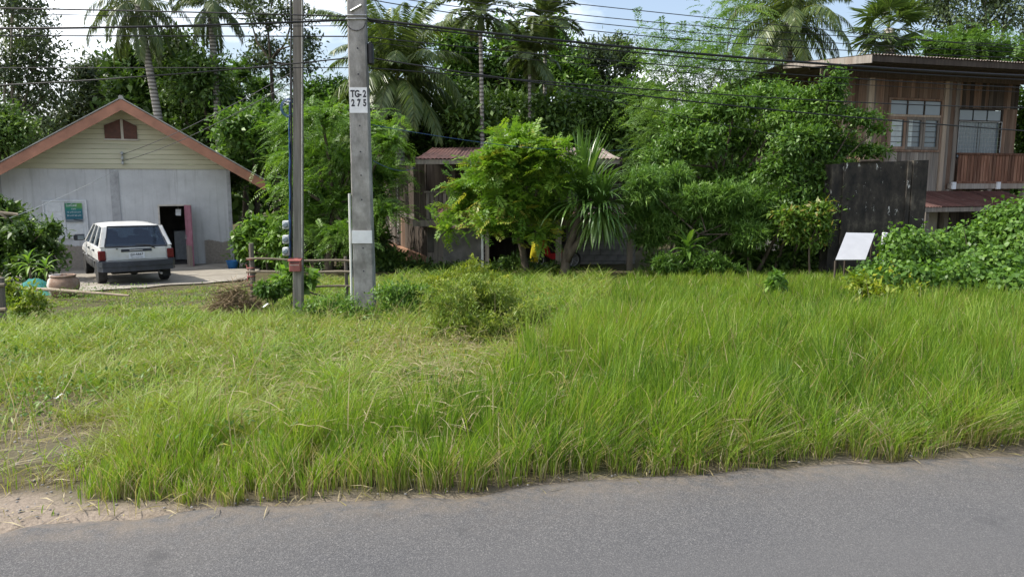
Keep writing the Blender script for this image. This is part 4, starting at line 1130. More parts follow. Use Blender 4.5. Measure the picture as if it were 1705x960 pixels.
def timber_pole():
    Y = 12.6
    b = at(495.5, 502, Y); zb = h1(b.x, Y) - .1
    t = thing('service_pole', 'slim weathered grey service pole with meters and red mailbox', 'utility pole', (b.x, Y, zb))
    zt = at(496, -230, Y).z - zb; w = 15 * Y / FPX / 2; w2 = 13 * Y / FPX / 2
    lean = (at(496.5, 0, Y).x - b.x) / (at(496, 0, Y).z - zb)
    bm = BM(); rings = []
    for z in np.linspace(0, zt, 12):
        k_ = w + (w2 - w) * z / zt
        rings.append([bm.verts.new((lean * z + x * k_, y * k_, z)) for x, y in ((-.9, -1), (.9, -1), (1, -.9), (1, .9), (.9, 1), (-.9, 1), (-1, .9), (-1, -.9))])
    for a, q in zip(rings, rings[1:]):
        for i in range(8): bm.faces.new((a[i], a[(i + 1) % 8], q[(i + 1) % 8], q[i]))
    bm.faces.new(rings[0][::-1]); bm.faces.new(rings[-1])
    obj('shaft', bm, M['old_wood_pole'], t)
    zz = lambda py: at(496, py, Y).z - zb
    # cables strapped down the left side, thin pale line on the right edge
    for i, (mat, dx, p0, p1, r_) in enumerate((('cable', -.035, -200, 432, .014), ('blue_cable', -.055, 170, 432, .013), ('cable', -.02, 60, 400, .012), ('blue_cable', -.045, 230, 410, .012))):
        bm = BM(); pts = []
        for q in range(14):
            z = zz(p0) + (zz(p1) - zz(p0)) * q / 13
            pts.append((lean * z - w + dx + .008 * math.sin(q * 1.7 + i), -.03 - .015 * i, z))
        tube(bm, pts, r_, 6); obj('down_cable', bm, M[mat], t)
    bm = BM(); tube(bm, [(w + .006 + lean * z, -w - .004, z) for z in (zz(440), zz(200), zz(0))], .006, 5); obj('pale_edge_line', bm, M['pvc'], t)
    for i, py in enumerate((374, 398, 418)):
        z = zz(py); x = lean * z - w - .11
        bm = BM(); bx(bm, x - .055, x + .055, -.10, .02, z - .07, z + .07, .015); mb = obj('meter_box', bm, M['grey_plastic'], t)
        bm = BM(); lathe(bm, [(.045, 0), (.045, .03), (.03, .045)], 12); o = obj('meter_dial', bm, M['pane'], mb); o.rotation_euler = (math.pi / 2, 0, 0); o.location = (x, -.1005, z)
    # loose coil of blue drop wire
    bm = BM(); z = zz(180); x = lean * z - w - .07
    for q in range(3):
        tube(bm, [(x + (.10 + .02 * q) * math.cos(a_), -.06 + .02 * q, z + (.12 + .015 * q) * math.sin(a_)) for a_ in np.linspace(0, 6.28, 16)], .006, 4)
    obj('wire_coil', bm, M['blue_cable'], t)
    z = zz(440)
    mb = thing('mailbox', 'dull red metal letterbox strapped to the slim grey service pole', 'mailbox', (b.x + lean * z, Y - w - .003, zb + z))
    bm = BM(); bx(bm, -.105, .08, -.11, 0, -.10, .085, .008); obj('box', bm, M['mailbox'], mb)
    bm = BM(); prism(bm, [(-.13, .087), (.005, .118), (.005, .10), (-.13, .07)], -.12, .095, 'x'); obj('lid', bm, M['mailbox'], mb)
    pbox('slot', mb, M['black_paint'], -.085, .06, -.1125, -.1105, .045, .06)
    pbox('label_strip', mb, M['cream_paint'], -.09, .065, -.1135, -.1105, .005, .013)
timber_pole()

# ------------------------------------------------------------------ foliage builders (numpy)
def unit(v): return v / np.maximum(np.linalg.norm(v, axis=-1, keepdims=True), 1e-9)
def rdir(n, rng): return unit(rng.normal(size=(n, 3)))
class Leaves:
    """collects four-cornered, slightly folded leaves; build() makes one mesh"""
    def __init__(s): s.v = []; s.a = []
    def add(s, P, D, N, L, Wd, var, fold=.18, mid=.45, droop=0.0):
        n = len(P)
        L = np.broadcast_to(np.asarray(L, float), (n,))[:, None]; Wd = np.broadcast_to(np.asarray(Wd, float), (n,))[:, None]
        D = unit(D); Sd = unit(np.cross(D, N)); N = np.cross(Sd, D)
        m = P + D * L * mid + N * Wd * fold
        tip = P + D * L - np.array([0, 0, 1.0]) * L * droop
        q = np.stack([P, m + Sd * Wd / 2, tip, m - Sd * Wd / 2], 1)
        s.v.append(q); s.a.append(np.repeat(np.clip(var, 0, 1)[:, None], 4, 1))
    def build(s, name, mat, parent=None):
        v = np.concatenate(s.v).reshape(-1, 3); a = np.concatenate(s.a).ravel()
        n = len(v)
        me = bpy.data.meshes.new(name)
        me.vertices.add(n); me.vertices.foreach_set('co', v.astype(np.float32).ravel())
        me.loops.add(n); me.loops.foreach_set('vertex_index', np.arange(n, dtype=np.int32))
        me.polygons.add(n // 4); me.polygons.foreach_set('loop_start', np.arange(0, n, 4, dtype=np.int32)); me.polygons.foreach_set('loop_total', np.full(n // 4, 4, np.int32))
        at_ = me.attributes.new('var', 'FLOAT', 'POINT'); at_.data.foreach_set('value', a.astype(np.float32))
        me.update(calc_edges=True)
        return link(name, me, parent, mat)
UP = np.array([0, 0, 1.0])
def sprays(lv, P, D, N, Ls, k, l, w, droop, var, rng, fwd=.45):
    """pinnate leaves: k pairs of leaflets along a drooping rachis"""
    m = len(P); t = (np.arange(k) + .6) / k
    D = unit(D); Sd = unit(np.cross(D, N)); N = np.cross(Sd, D)
    Ls = np.broadcast_to(np.asarray(Ls, float), (m,))
    R = P[:, None, :] + D[:, None, :] * (Ls[:, None] * t)[..., None] - UP * (droop * Ls[:, None] * t ** 2)[..., None]
    tang = unit(D[:, None, :] - UP * (2 * droop * t)[None, :, None])
    taper = np.interp(t, [0, .25, .7, 1], [.75, 1, .95, .5])
    for sg in (-1, 1):
        dd = tang * fwd + sg * Sd[:, None, :] * .9 - UP * .12 + rng.normal(size=R.shape) * .12
        nn = N[:, None, :] + rng.normal(size=R.shape) * .15
        f = lambda a: a.reshape(-1, 3)
        lv.add(f(R), f(dd), f(np.broadcast_to(nn, R.shape)), np.tile(l * taper, m) * rng.uniform(.8, 1.2, m * k), w * np.tile(taper, m), (np.repeat(var, k) + rng.normal(size=m * k) * .06))
def in_blobs(blobs, n, rng, shell=.55):
    """points in ellipsoids, weighted by volume^(2/3), biased to the outer shell"""
    w = np.array([b[3] * b[4] * b[5] for b in blobs]) ** .66; w = w / w.sum()
    idx = rng.choice(len(blobs), n, p=w)
    B = np.array(blobs)
    d = rdir(n, rng); r = rng.uniform(shell ** 3, 1, n) ** (1 / 3)
    r = r * (1 + .16 * rng.normal(size=n))
    P = B[idx, :3] + d * r[:, None] * B[idx, 3:6]
    return P, d, idx
def pxblobs(lst, Y, rng, depth=1.0, jit=.5):
    out = []
    for b in lst:
        px, py, r = b[0], b[1], b[2]; ry = b[3] if len(b) > 3 else r
        dy = b[4] if len(b) > 4 else rng.uniform(-1, 1) * jit
        p = at(px, py, Y + dy); s = (Y + dy) / FPX
        out.append((p.x, p.y, p.z, r * s, min(r, ry) * s * depth, ry * s))
    return out
def limbs(bm, base, blobs, r0, rng, top=None, nsub=2, seg=7, spread=.35):
    """tapered trunk to the middle of the crown with limbs into each clump mass"""
    base = Vector(base)
    B = [Vector(b[:3]) for b in blobs]
    zc = min(b[2] - .4 * b[5] for b in blobs); c = sum(B, Vector()) / len(B)
    c = Vector((c.x, c.y, max(c.z, zc)))
    fork = base.lerp(c, .62) if top is None else Vector(top)
    mid = base.lerp(fork, .5) + Vector((rng.uniform(-.1, .1), rng.uniform(-.1, .1), 0)) * (fork - base).length * .3
    tube(bm, [base - Vector((0, 0, .15)), base.lerp(mid, .15), mid, fork], [r0 * 1.35, r0 * 1.05, r0 * .85, r0 * .6], seg)
    for b, p in zip(blobs, B):
        q = fork.lerp(p, .45) + Vector(rng.normal(size=3)) * spread * .4
        end = p + Vector((0, 0, b[5] * .5))
        tube(bm, [fork, q, p, end], [r0 * .5, r0 * .36, r0 * .22, r0 * .05], 5, False)
        for _ in range(nsub):
            e = p + Vector(rng.normal(size=3)) .normalized() * min(b[3:6]) * .95
            tube(bm, [q.lerp(p, .5), p.lerp(e, .5) + Vector((0, 0, .1)), e], [r0 * .2, r0 * .12, r0 * .03], 4, False)
def tree(name, label, cat, base, blobs, kind, mat, n, leaf, seed, trunk_r=.12, bark='bark', group=None, shell=.5, top=None, nsub=2, droop=.25, per=14, cl=.45, vbias=0., trunks=None, dense=.35):
    """kind: broad | feather | lance | oval ; n clumps of leaves"""
    rng = np.random.default_rng(seed)
    t = thing(name, label, cat, base, 0, group)
    bv = Vector(base)
    bl = [(b[0] - bv.x, b[1] - bv.y, b[2] - bv.z, b[3], b[4], b[5]) for b in blobs]
    bm = BM()
    for q in (trunks or [(0, 0)]):
        limbs(bm, (q[0], q[1], 0), bl if not trunks else bl[trunks.index(q)::len(trunks)] or bl, trunk_r, rng, top, nsub)
    obj('trunk', bm, M[bark], t, True)
    lv = Leaves()
    P, d, idx = in_blobs(bl, n, rng, shell)
    P[:, 2] = np.maximum(P[:, 2], .15)
    cv = np.clip(.42 + vbias + .25 * rng.normal(size=n), 0, 1)        # each spray its own green
    if dense:
        m_ = int(n * per * dense * (1 if kind != 'feather' else 7)); Pi, di, _ = in_blobs(bl, m_, rng, .05); Pi = Pi - di * np.array([b[3] for b in bl])[_][:, None] * .22
        Pi[:, 2] = np.maximum(Pi[:, 2], .1)
        li = leaf[0] * 1.5 if kind != 'feather' else leaf[2] * 2.0
        lv.add(Pi, rng.normal(size=(m_, 3)), UP + rng.normal(size=(m_, 3)) * .5, li * rng.uniform(.7, 1.3, m_), li * (.14 if kind == 'lance' else .5), np.clip(.4 + vbias + .2 * rng.normal(size=m_), 0, 1), .1)
    csz = rng.uniform(.75, 1.3, n); cld = rng.uniform(.55, 1.25, n)[:, None]
    if kind == 'feather':
        hd = d * np.array([1, 1, .35]) + rng.normal(size=(n, 3)) * .5; hd[:, 2] = np.clip(hd[:, 2], -.4, .5)
        for _ in range(per):
            D = hd + rng.normal(size=(n, 3)) * .55
            sprays(lv, P + rng.normal(size=(n, 3)) * cl * np.array([1, 1, .45]), D, UP + rng.normal(size=(n, 3)) * .3, leaf[0] * rng.uniform(.7, 1.25, n), leaf[1], leaf[2], leaf[3], droop, cv + rng.normal(size=n) * .08, rng)
    elif kind == 'lance':
        for _ in range(per):
            D = rng.normal(size=(n, 3)) + np.array([0, 0, .55]) + d * .5
            q = rng.normal(size=(n, 3)) * .02
            lv.add(P + q, D, rdir(n, rng) * .6 + UP, leaf[0] * rng.uniform(.7, 1.2, n), leaf[1], cv + rng.normal(size=n) * .1, .1, .45, droop)
    else:
        for _ in range(per):
            q = rng.normal(size=(n, 3)) * cl * cld * .72 * np.array([1, 1, .6])
            D = d * .6 + rng.normal(size=(n, 3)) * .8 - UP * droop
            lv.add(P + q, D, UP * .9 + d * .5 + rng.normal(size=(n, 3)) * .45, leaf[0] * rng.uniform(.55, 1.5, n) * csz, leaf[1] * rng.uniform(.7, 1.25, n) * csz, cv + rng.normal(size=n) * .12, .15, .42)
    lv.build('crown', M[mat], t)
    return t

# palms -------------------------------------------------------------
def frond_mesh(L, elev, bend, k, ll, lw, hang, rng, name, mat, fwd=.55, stiff=.0):
    """frond along local +x; rachis rises at elev and bends over; leaflets on both sides"""
    npt = 12; pts = [Vector((0, 0, 0))]; a = elev
    for i in range(npt):
        pts.append(pts[-1] + Vector((math.cos(a), 0, math.sin(a))) * L / npt); a -= bend / npt * (1 + .8 * i / npt)
    lv = Leaves()
    t = np.linspace(.12, .985, k)
    fi = t * npt; i0 = np.minimum(fi.astype(int), npt - 1); f = (fi - i0)[:, None]
    A = np.array([list(p) for p in pts]); R = A[i0] * (1 - f) + A[i0 + 1] * f; T = unit(A[i0 + 1] - A[i0])
    tap = np.interp(t, [0, .2, .6, 1], [.6, 1, .95, .35])
    for sg in (-1, 1):
        D = T * fwd + np.array([0, sg, 0]) * .85 - UP * hang + rng.normal(size=(k, 3)) * .10
        n1 = np.cross(T, np.array([0, 1.0, 0])) * -1 + UP * .2 + rng.normal(size=(k, 3)) * .25
        lv.add(R, D, n1, ll * tap * rng.uniform(.85, 1.1, k), lw, np.clip(.45 + .15 * rng.normal(size=k), 0, 1), .12, .4, .22 * (hang > .1))
    # rachis as narrow quads
    S_ = np.array([0, .5, 0]) * .05 * L / 3
    for p0, p1, w0, w1 in zip(A[:-1], A[1:], np.linspace(1, .2, npt), np.linspace(.9, .12, npt)):
        for off in (np.array([0, 1.0, 0]), np.array([0, 0, 1.0])):
            lv.v.append(np.stack([p0 - off * .022 * w0 * L / 3, p0 + off * .022 * w0 * L / 3, p1 + off * .022 * w1 * L / 3, p1 - off * .022 * w1 * L / 3])[None]); lv.a.append(np.full((1, 4), .8))
    o = lv.build(name, M[mat]); me = o.data; bpy.data.objects.remove(o); return me
def palm(name, label, base, crown_at, L, nf, seed, mat='frond', trunk_r=.14, group=None, elevs=(80, 55, 30, 5, -25), bend=(60, 75, 80, 70, 45), k=64, ll=.62, lw=.045, hang=.55, nuts=False, pinch=0.0, stem='palm_trunk', shaft=False):
    rng = np.random.default_rng(seed)
    t = thing(name, label, 'palm tree', base, 0, group)
    b = Vector(base); c = Vector(crown_at) - b
    bm = BM(); n = 9; bow = Vector((c.y, -c.x, 0)) * .05
    tube(bm, [c * q - Vector((0, 0, .2 if q == 0 else 0)) + bow * math.sin(q * math.pi) + Vector((c.x * .22 * (q * q - q), 0, 0)) for q in np.linspace(0, 1, n)], [trunk_r * (1.35 - .55 * q ** .5) for q in np.linspace(0, 1, n)], 10)
    obj('trunk', bm, M[stem], t, True)
    if shaft:
        bm = BM(); tube(bm, [c - Vector((0, 0, .15)), c + Vector((0, 0, .25)), c + Vector((0, 0, .7))], [trunk_r * 1.1, trunk_r * 1.25, trunk_r * .5], 10); obj('crownshaft', bm, M['frond_stem'] if 'frond_stem' in M else M['palm_trunk'], t, True)
    meshes = [frond_mesh(L * rng.uniform(.9, 1.1), math.radians(e), math.radians(bd), k, ll * L / 3, lw, hang, rng, 'frond', mat) for e, bd in zip(elevs, bend)]
    az = rng.uniform(0, 6.28)
    for i in range(nf):
        az += 2.39996
        lvl = min(len(meshes) - 1, int(i / nf * len(meshes)))
        o = link('frond', meshes[lvl], t)
        o.location = c + Vector((0, 0, (.6 if shaft else .05) - .02 * lvl)); o.rotation_euler = (rng.uniform(-.12, .12), rng.uniform(-.1, .1), az); s = rng.uniform(.85, 1.1); o.scale = (s, s, s)
    if nuts:
        bm = BM(); lathe(bm, [(.02, -.14), (.09, -.1), (.12, 0), (.09, .1), (.02, .14)], 10); nm = bpy.data.meshes.new('coconut'); bm.to_mesh(nm); bm.free(); nm.materials.append(M['coconut'])
        for i in range(7):
            o = link('coconut', nm, t); a_ = i * .9; o.location = c + Vector((.24 * math.cos(a_), .24 * math.sin(a_), -.25 - .12 * (i % 3)))
    return t
M['frond_stem'] = plain('green_crownshaft', (0.10, 0.15, 0.05), 0.5, 0.2, 5)

# ------------------------------------------------------------------ trees far behind, left to right
def gbase(px, Y): 
    g = gp(px, Y); return (g.x, g.y, g.z - .03)
def T(name, label, px, Y, lst, kind, mat, n, leaf, seed, cat='tree', jit=1.2, depth=1.0, rs=1.0, **k):
    lst = [(b[0], b[1], b[2] * rs, (b[3] if len(b) > 3 else b[2]) * rs) + tuple(b[4:]) for b in lst]
    rng = np.random.default_rng(seed + 500)
    return tree(name, label, cat, gbase(px, Y), pxblobs(lst, Y, rng, depth, jit), kind, mat, n, leaf, seed, **k)
BK = 'trees standing behind the houses'
T('broadleaf_tree', 'tall dark open crowned tree with slim pale trunk above the left roof slope', 36, 34, [(35, 40, 46), (62, 95, 44), (10, 110, 44), (45, 165, 40), (85, 150, 30), (20, 205, 42), (70, 215, 40), (20, -20, 50)], 'broad', 'lf_far', 650, (0.211, 0.090), 11, trunk_r=.16, bark='bark_pale', group=BK, rs=.80, top=(0.2, 0, 5.0), per=16, cl=.5, dense=0)
T('broadleaf_tree', 'small rounded dark tree just left of the roof peak', 160, 38, [(145, 125, 32), (172, 118, 30), (160, 165, 40), (130, 185, 32), (190, 170, 28), (110, 215, 30)], 'broad', 'lf_far', 412, (0.211, 0.090), 12, trunk_r=.14, group=BK, rs=.80, per=16, cl=.5)
T('shrubby_tree', 'low dark tree at the far left edge behind the left roof slope', 5, 30, [(-10, 200, 42), (20, 225, 34), (-20, 260, 50)], 'broad', 'lf_dark', 325, (0.186, 0.084), 13, group=BK, rs=.80, per=18)
T('broadleaf_tree', 'dense deep green tree right behind the roof peak', 235, 35, [(225, 120, 40), (270, 140, 46), (215, 160, 34), (255, 185, 44), (300, 120, 34)], 'oval' , 'lf_dark', 420, (.36, .18), 14, trunk_r=.18, group=BK, rs=.80, per=19, cl=.5)
T('broadleaf_tree', 'big domed green tree above the right roof slope of the grey house', 330, 33, [(290, 90, 46), (330, 130, 52), (290, 180, 50), (370, 170, 48), (340, 215, 48), (395, 225, 42), (385, 275, 46)], 'broad', 'lf_dark', 775, (0.223, 0.102), 15, trunk_r=.2, group=BK, rs=.80, per=19, cl=.55, vbias=.06)
T('feathery_tree', 'olive feathery crowned tree between the second palm and the tall sparse tree', 410, 37, [(395, 120, 38, 26), (430, 145, 34, 26), (370, 165, 40, 26), (450, 185, 40, 28), (410, 205, 40)], 'feather', 'lf_mid', 170, (.6, 9, .16, .05), 16, trunk_r=.16, group=BK, rs=.80, per=5, cl=.5)
T('broadleaf_tree', 'tall sparse tree with airy dark tufts behind the slim service pole', 462, 36, [(410, 10, 32, 18), (440, 30, 28, 18), (490, 20, 34, 20), (505, 70, 24, 18), (445, 80, 26, 20), (480, 115, 26, 18), (425, 100, 22, 16), (515, 105, 18, 14), (455, -20, 44, 20)], 'broad', 'lf_far', 375, (0.198, 0.090), 17, trunk_r=.12, bark='bark', group=BK, rs=.80, top=(.1, 0, 8.3), per=15, cl=.38, shell=.2, dense=0)
T('broadleaf_tree', 'glossy bright leaved tree behind the eave of the grey house', 425, 29, [(400, 215, 34), (440, 200, 32), (455, 245, 36), (405, 260, 36), (470, 215, 26)], 'broad', 'lf_mid', 525, (0.211, 0.102), 18, trunk_r=.13, group=BK, rs=.80, per=18, cl=.4, vbias=.08)
T('broadleaf_tree', 'round green tree showing between the two utility poles', 540, 36, [(530, 165, 34), (560, 180, 34), (510, 195, 30), (565, 150, 22)], 'broad', 'lf_mid', 375, (0.211, 0.102), 19, trunk_r=.14, group=BK, rs=.80, per=18, cl=.45)
T('broadleaf_tree', 'leafy green tree with drooping branches behind the tallest slim palm', 800, 36, [(765, 75, 40), (845, 60, 26), (850, 95, 34), (770, 125, 40), (830, 130, 40)], 'broad', 'lf_mid', 650, (0.248, 0.108), 20, trunk_r=.2, group=BK, rs=.80, per=16, cl=.5, shell=.4)
T('broadleaf_tree', 'pale green tree behind the middle slim palm trunk', 930, 35, [(905, 130, 36), (935, 110, 34), (920, 60, 30), (960, 140, 30), (880, 155, 30)], 'broad', 'lf_mid', 412, (0.223, 0.102), 21, trunk_r=.16, group=BK, rs=.80, per=16, cl=.45, vbias=.1)
T('broadleaf_tree', 'dark flat topped tree against the open sky right of the slim palms', 1010, 38, [(985, 95, 38, 28), (1025, 85, 36, 26), (1050, 105, 26, 20), (1000, 140, 42, 24), (1045, 145, 30, 18), (965, 130, 28)], 'broad', 'lf_far', 537, (0.211, 0.096), 22, trunk_r=.17, group=BK, rs=.80, per=16, cl=.45, shell=.35, dense=.15)
T('broadleaf_tree', 'dense green tree above the rusty roof behind the slim palm trunks', 870, 30, [(790, 205, 40), (840, 190, 42), (900, 200, 44), (955, 190, 44), (1000, 195, 44), (870, 240, 46), (950, 240, 46), (1020, 225, 34)], 'broad', 'lf_dark', 875, (0.223, 0.102), 23, trunk_r=.18, group=BK, rs=.80, per=19, cl=.5, vbias=.1)
T('broadleaf_tree', 'dark green tree under the drooping coconut fronds', 700, 31, [(655, 215, 40), (705, 220, 44), (755, 215, 44), (640, 170, 34), (765, 170, 34)], 'broad', 'lf_dark', 525, (0.211, 0.096), 24, trunk_r=.16, group=BK, rs=.80, per=19, cl=.5)
T('broadleaf_tree', 'brownish airy tree in the top corner above the right roof', 1640, 38, [(1570, 25, 44, 34), (1620, 45, 40, 30), (1680, 20, 48, 34), (1640, -10, 54, 30), (1720, 50, 40, 30), (1560, -10, 40)], 'broad', 'lf_far', 537, (0.198, 0.090), 25, trunk_r=.22, bark='bark_pale', group=BK, rs=.80, per=15, cl=.45, shell=.3, dense=0)
T('feathery_tree', 'soft green feathery tree just over the ridge of the stilt house', 1620, 33, [(1560, 80, 34, 24), (1610, 72, 36, 24), (1660, 85, 40, 24), (1710, 90, 40, 26), (1590, 110, 40)], 'feather', 'lf_mid', 170, (.6, 9, .17, .05), 26, trunk_r=.15, group=BK, rs=.80, per=5, cl=.5)
T('broadleaf_tree', 'green tree beside the right end of the stilt house balcony', 1720, 31, [(1712, 210, 30), (1725, 250, 34), (1735, 170, 34)], 'broad', 'lf_mid', 275, (0.211, 0.096), 27, group=BK, rs=.80, per=18)
T('broadleaf_tree', 'mid green tree in the gap between dark sky tree and lacy bamboo', 1060, 31, [(1050, 170, 30), (1080, 160, 26), (1060, 210, 34), (1095, 215, 36)], 'broad', 'lf_mid', 375, (0.211, 0.096), 28, group=BK, rs=.80, per=18, vbias=.06)

# a far wood behind everything: nobody could count it
def far_wood():
    rng = np.random.default_rng(77)
    lv = Leaves()
    n = 11000
    x = rng.uniform(-60, 75, n); y = rng.uniform(50, 60, n)
    top = 3.9 + 2.6 * fnoise(x, y * 0, .18) + 1.6 * (vnoise(x, y * 0 + 5, .5) - .5)
    z = -1.1 + (top + 1.1) * rng.uniform(0, 1, n) ** .6
    P = np.stack([x, y, z], 1)
    for _ in range(4):
        lv.add(P + rng.normal(size=(n, 3)) * .5, rng.normal(size=(n, 3)) - UP * .3, UP + rng.normal(size=(n, 3)) * .5, .9, .5, np.clip(.45 + .25 * rng.normal(size=n), 0, 1))
    o = lv.build('far_wood', M['lf_dark']); props(o, kind='stuff')
far_wood()

# ------------------------------------------------------------------ palms
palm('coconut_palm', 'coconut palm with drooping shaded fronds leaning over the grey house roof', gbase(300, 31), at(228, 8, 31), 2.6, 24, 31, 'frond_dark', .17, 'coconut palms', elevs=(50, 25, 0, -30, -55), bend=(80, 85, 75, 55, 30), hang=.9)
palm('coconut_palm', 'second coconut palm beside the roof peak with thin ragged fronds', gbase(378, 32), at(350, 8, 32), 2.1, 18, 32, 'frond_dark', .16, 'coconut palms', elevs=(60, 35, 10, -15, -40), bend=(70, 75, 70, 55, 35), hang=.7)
palm('coconut_palm', 'large coconut palm with arching fronds right behind the concrete pole', gbase(672, 29), at(662, 132, 29), 3.6, 42, 33, 'frond', .18, 'coconut palms', elevs=(85, 70, 50, 25, 5, -20), bend=(40, 60, 75, 85, 80, 50), k=92, lw=.06, hang=.6, nuts=True)
palm('coconut_palm', 'bushy coconut palm with yellowing lower fronds above the left end of the stilt house', gbase(1318, 34), at(1312, 40, 34), 3.3, 38, 34, 'frond', .18, 'coconut palms', elevs=(80, 55, 35, 12, -15, -45), bend=(50, 70, 80, 75, 60, 30), k=84, lw=.055, hang=.6)
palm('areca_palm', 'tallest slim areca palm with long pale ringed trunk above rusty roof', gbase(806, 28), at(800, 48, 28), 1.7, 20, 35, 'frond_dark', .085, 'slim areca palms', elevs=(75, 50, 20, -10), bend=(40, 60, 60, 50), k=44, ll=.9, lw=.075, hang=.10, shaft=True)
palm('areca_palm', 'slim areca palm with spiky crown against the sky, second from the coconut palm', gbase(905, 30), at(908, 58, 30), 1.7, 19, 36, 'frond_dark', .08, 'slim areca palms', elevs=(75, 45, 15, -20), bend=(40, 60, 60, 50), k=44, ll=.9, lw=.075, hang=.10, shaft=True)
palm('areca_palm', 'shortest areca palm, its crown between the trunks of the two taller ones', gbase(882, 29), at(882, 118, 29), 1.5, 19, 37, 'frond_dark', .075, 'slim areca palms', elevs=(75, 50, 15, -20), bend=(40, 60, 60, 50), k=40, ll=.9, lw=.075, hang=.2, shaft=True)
def fan_palm():
    rng = np.random.default_rng(41)
    base = gbase(1486, 35); c = Vector(at(1480, 48, 35)) - Vector(base)
    t = thing('fan_palm', 'fan leaved toddy palm with stiff round leaves above the stilt house roof', 'palm tree', base)
    bm = BM(); tube(bm, [(0, 0, -.2), c * .5, c], [.26, .2, .2], 10); obj('trunk', bm, M['palm_trunk'], t, True)
    meshes = []
    for v in range(3):
        lv = Leaves(); k = 30; R = 1.0
        # petiole
        lv.v.append(np.array([[[0, -.03, 0], [0, .03, 0], [.95, .02, -.02], [.95, -.02, -.02]]])); lv.a.append(np.full((1, 4), .6))
        th = np.linspace(-2.2, 2.2, k); D = np.stack([np.cos(th), np.sin(th), rng.normal(size=k) * .08 - .12 * np.abs(th)], 1)
        P0 = np.tile(np.array([.95, 0, 0]), (k, 1)) 
        lv.add(P0, D, UP + np.stack([np.zeros(k), np.where(np.arange(k) % 2, .5, -.5), np.zeros(k)], 1), R * (1 - .12 * np.abs(th) / 2.2), .10, np.clip(.28 + .18 * rng.normal(size=k), 0, 1), .2, .5, .10)
        o = lv.build('frond', M['frond']); meshes.append(o.data); bpy.data.objects.remove(o)
    az = 0
    for i in range(26):
        az += 2.4; e = math.radians(75 - 125 * i / 25 + rng.uniform(-8, 8))
        o = link('frond', meshes[i % 3], t); o.location = c + Vector((0, 0, .05)); s = rng.uniform(.95, 1.25); o.scale = (s, s, s)
        o.rotation_euler = Matrix.Rotation(az, 3, 'Z').to_4x4().to_3x3().__matmul__(Matrix.Rotation(-e, 3, 'Y')).__matmul__(Matrix.Rotation(rng.uniform(-.5, .5), 3, 'X')).to_euler()
fan_palm()

# ------------------------------------------------------------------ nearer trees and bushes
T('feathery_tree', 'light green spreading feathery tree filling the gap between the grey and timber houses', 545, 23.2, [(490, 212, 34, 18), (535, 195, 44, 20), (600, 212, 46, 20), (645, 235, 26, 16), (480, 258, 26, 16), (525, 255, 52, 20), (590, 270, 52, 20), (640, 290, 26, 16), (490, 308, 28, 14), (545, 325, 46, 18), (605, 335, 44, 18), (640, 350, 22, 14), (510, 362, 28, 16), (570, 390, 40, 18)], 'feather', 'lf_light', 760, (.55, 12, .105, .036), 51, jit=1.6, trunk_r=.15, per=3, cl=.28, shell=.25, vbias=.02, droop=.35)
T('understorey_bush', 'shaded bush at the foot of the feathery tree between the houses', 560, 25.5, [(535, 400, 36, 34), (600, 395, 40, 34), (625, 405, 20), (510, 320, 30), (560, 330, 54, 50), (610, 320, 34)], 'broad', 'lf_dark', 560, (.22, .10), 52, cat='bush', trunk_r=.05, per=11, cl=.3)
T('hedge_bush', 'bright rounded bush right of the grey house corner behind the bamboo fence', 445, 23.8, [(415, 402, 18, 22), (440, 390, 26, 26), (468, 402, 24, 26), (435, 425, 34, 16), (480, 432, 18, 12), (418, 378, 11)], 'broad', 'lf_light', 430, (.17, .09), 53, cat='bush', trunk_r=.04, per=12, cl=.22, vbias=.05)
T('left_bush'.replace('left_', 'leafy_'), 'dark leafy bush in front of the shuttered window of the grey house', 45, 20.2, [(15, 370, 34, 36), (45, 395, 36, 34), (85, 380, 16, 14), (80, 415, 22, 24), (15, 425, 40, 30), (55, 440, 36, 24), (0, 340, 12, 14), (-30, 400, 36)], 'broad', 'lf_dark', 430, (.17, .075), 54, cat='bush', jit=.6, trunk_r=.035, per=12, cl=.18, shell=.3)
T('yellowish_tree', 'yellow green pinnate leaved tree in front of the rusty roofed timber house', 878, 20.4, [(865, 245, 40, 22), (905, 255, 34, 22), (820, 275, 36, 20), (870, 290, 46, 22), (920, 300, 26, 20), (790, 310, 32, 16), (850, 335, 50, 22), (905, 350, 34, 24), (780, 350, 30, 12), (745, 382, 18, 6), (820, 372, 34, 12), (890, 390, 30, 14), (840, 260, 26), (850, 228, 18)], 'feather', 'lf_sumac', 600, (.42, 8, .15, .056), 55, jit=.9, trunk_r=.11, per=3, cl=.2, shell=.25, droop=.2, vbias=.06, bark='bark', dense=.07)
T('understorey_bush', 'low dark bush around the foot of the yellowish tree', 890, 20.9, [(820, 455, 22, 12), (880, 450, 26, 16), (925, 452, 24, 14), (850, 440, 20, 14)], 'broad', 'lf_dark', 150, (.13, .06), 56, cat='bush', jit=.3, trunk_r=.02, per=10, cl=.15)
T('shade_plant', 'dark ground shrubs along the mud plinth of the timber house', 690, 23.2, [(645, 430, 28, 18), (690, 448, 34, 14), (740, 450, 30, 12), (780, 448, 22, 12), (655, 450, 30, 14)], 'broad', 'lf_dark', 280, (.14, .06), 57, cat='bush', jit=.4, trunk_r=.02, per=11, cl=.16, vbias=.05)
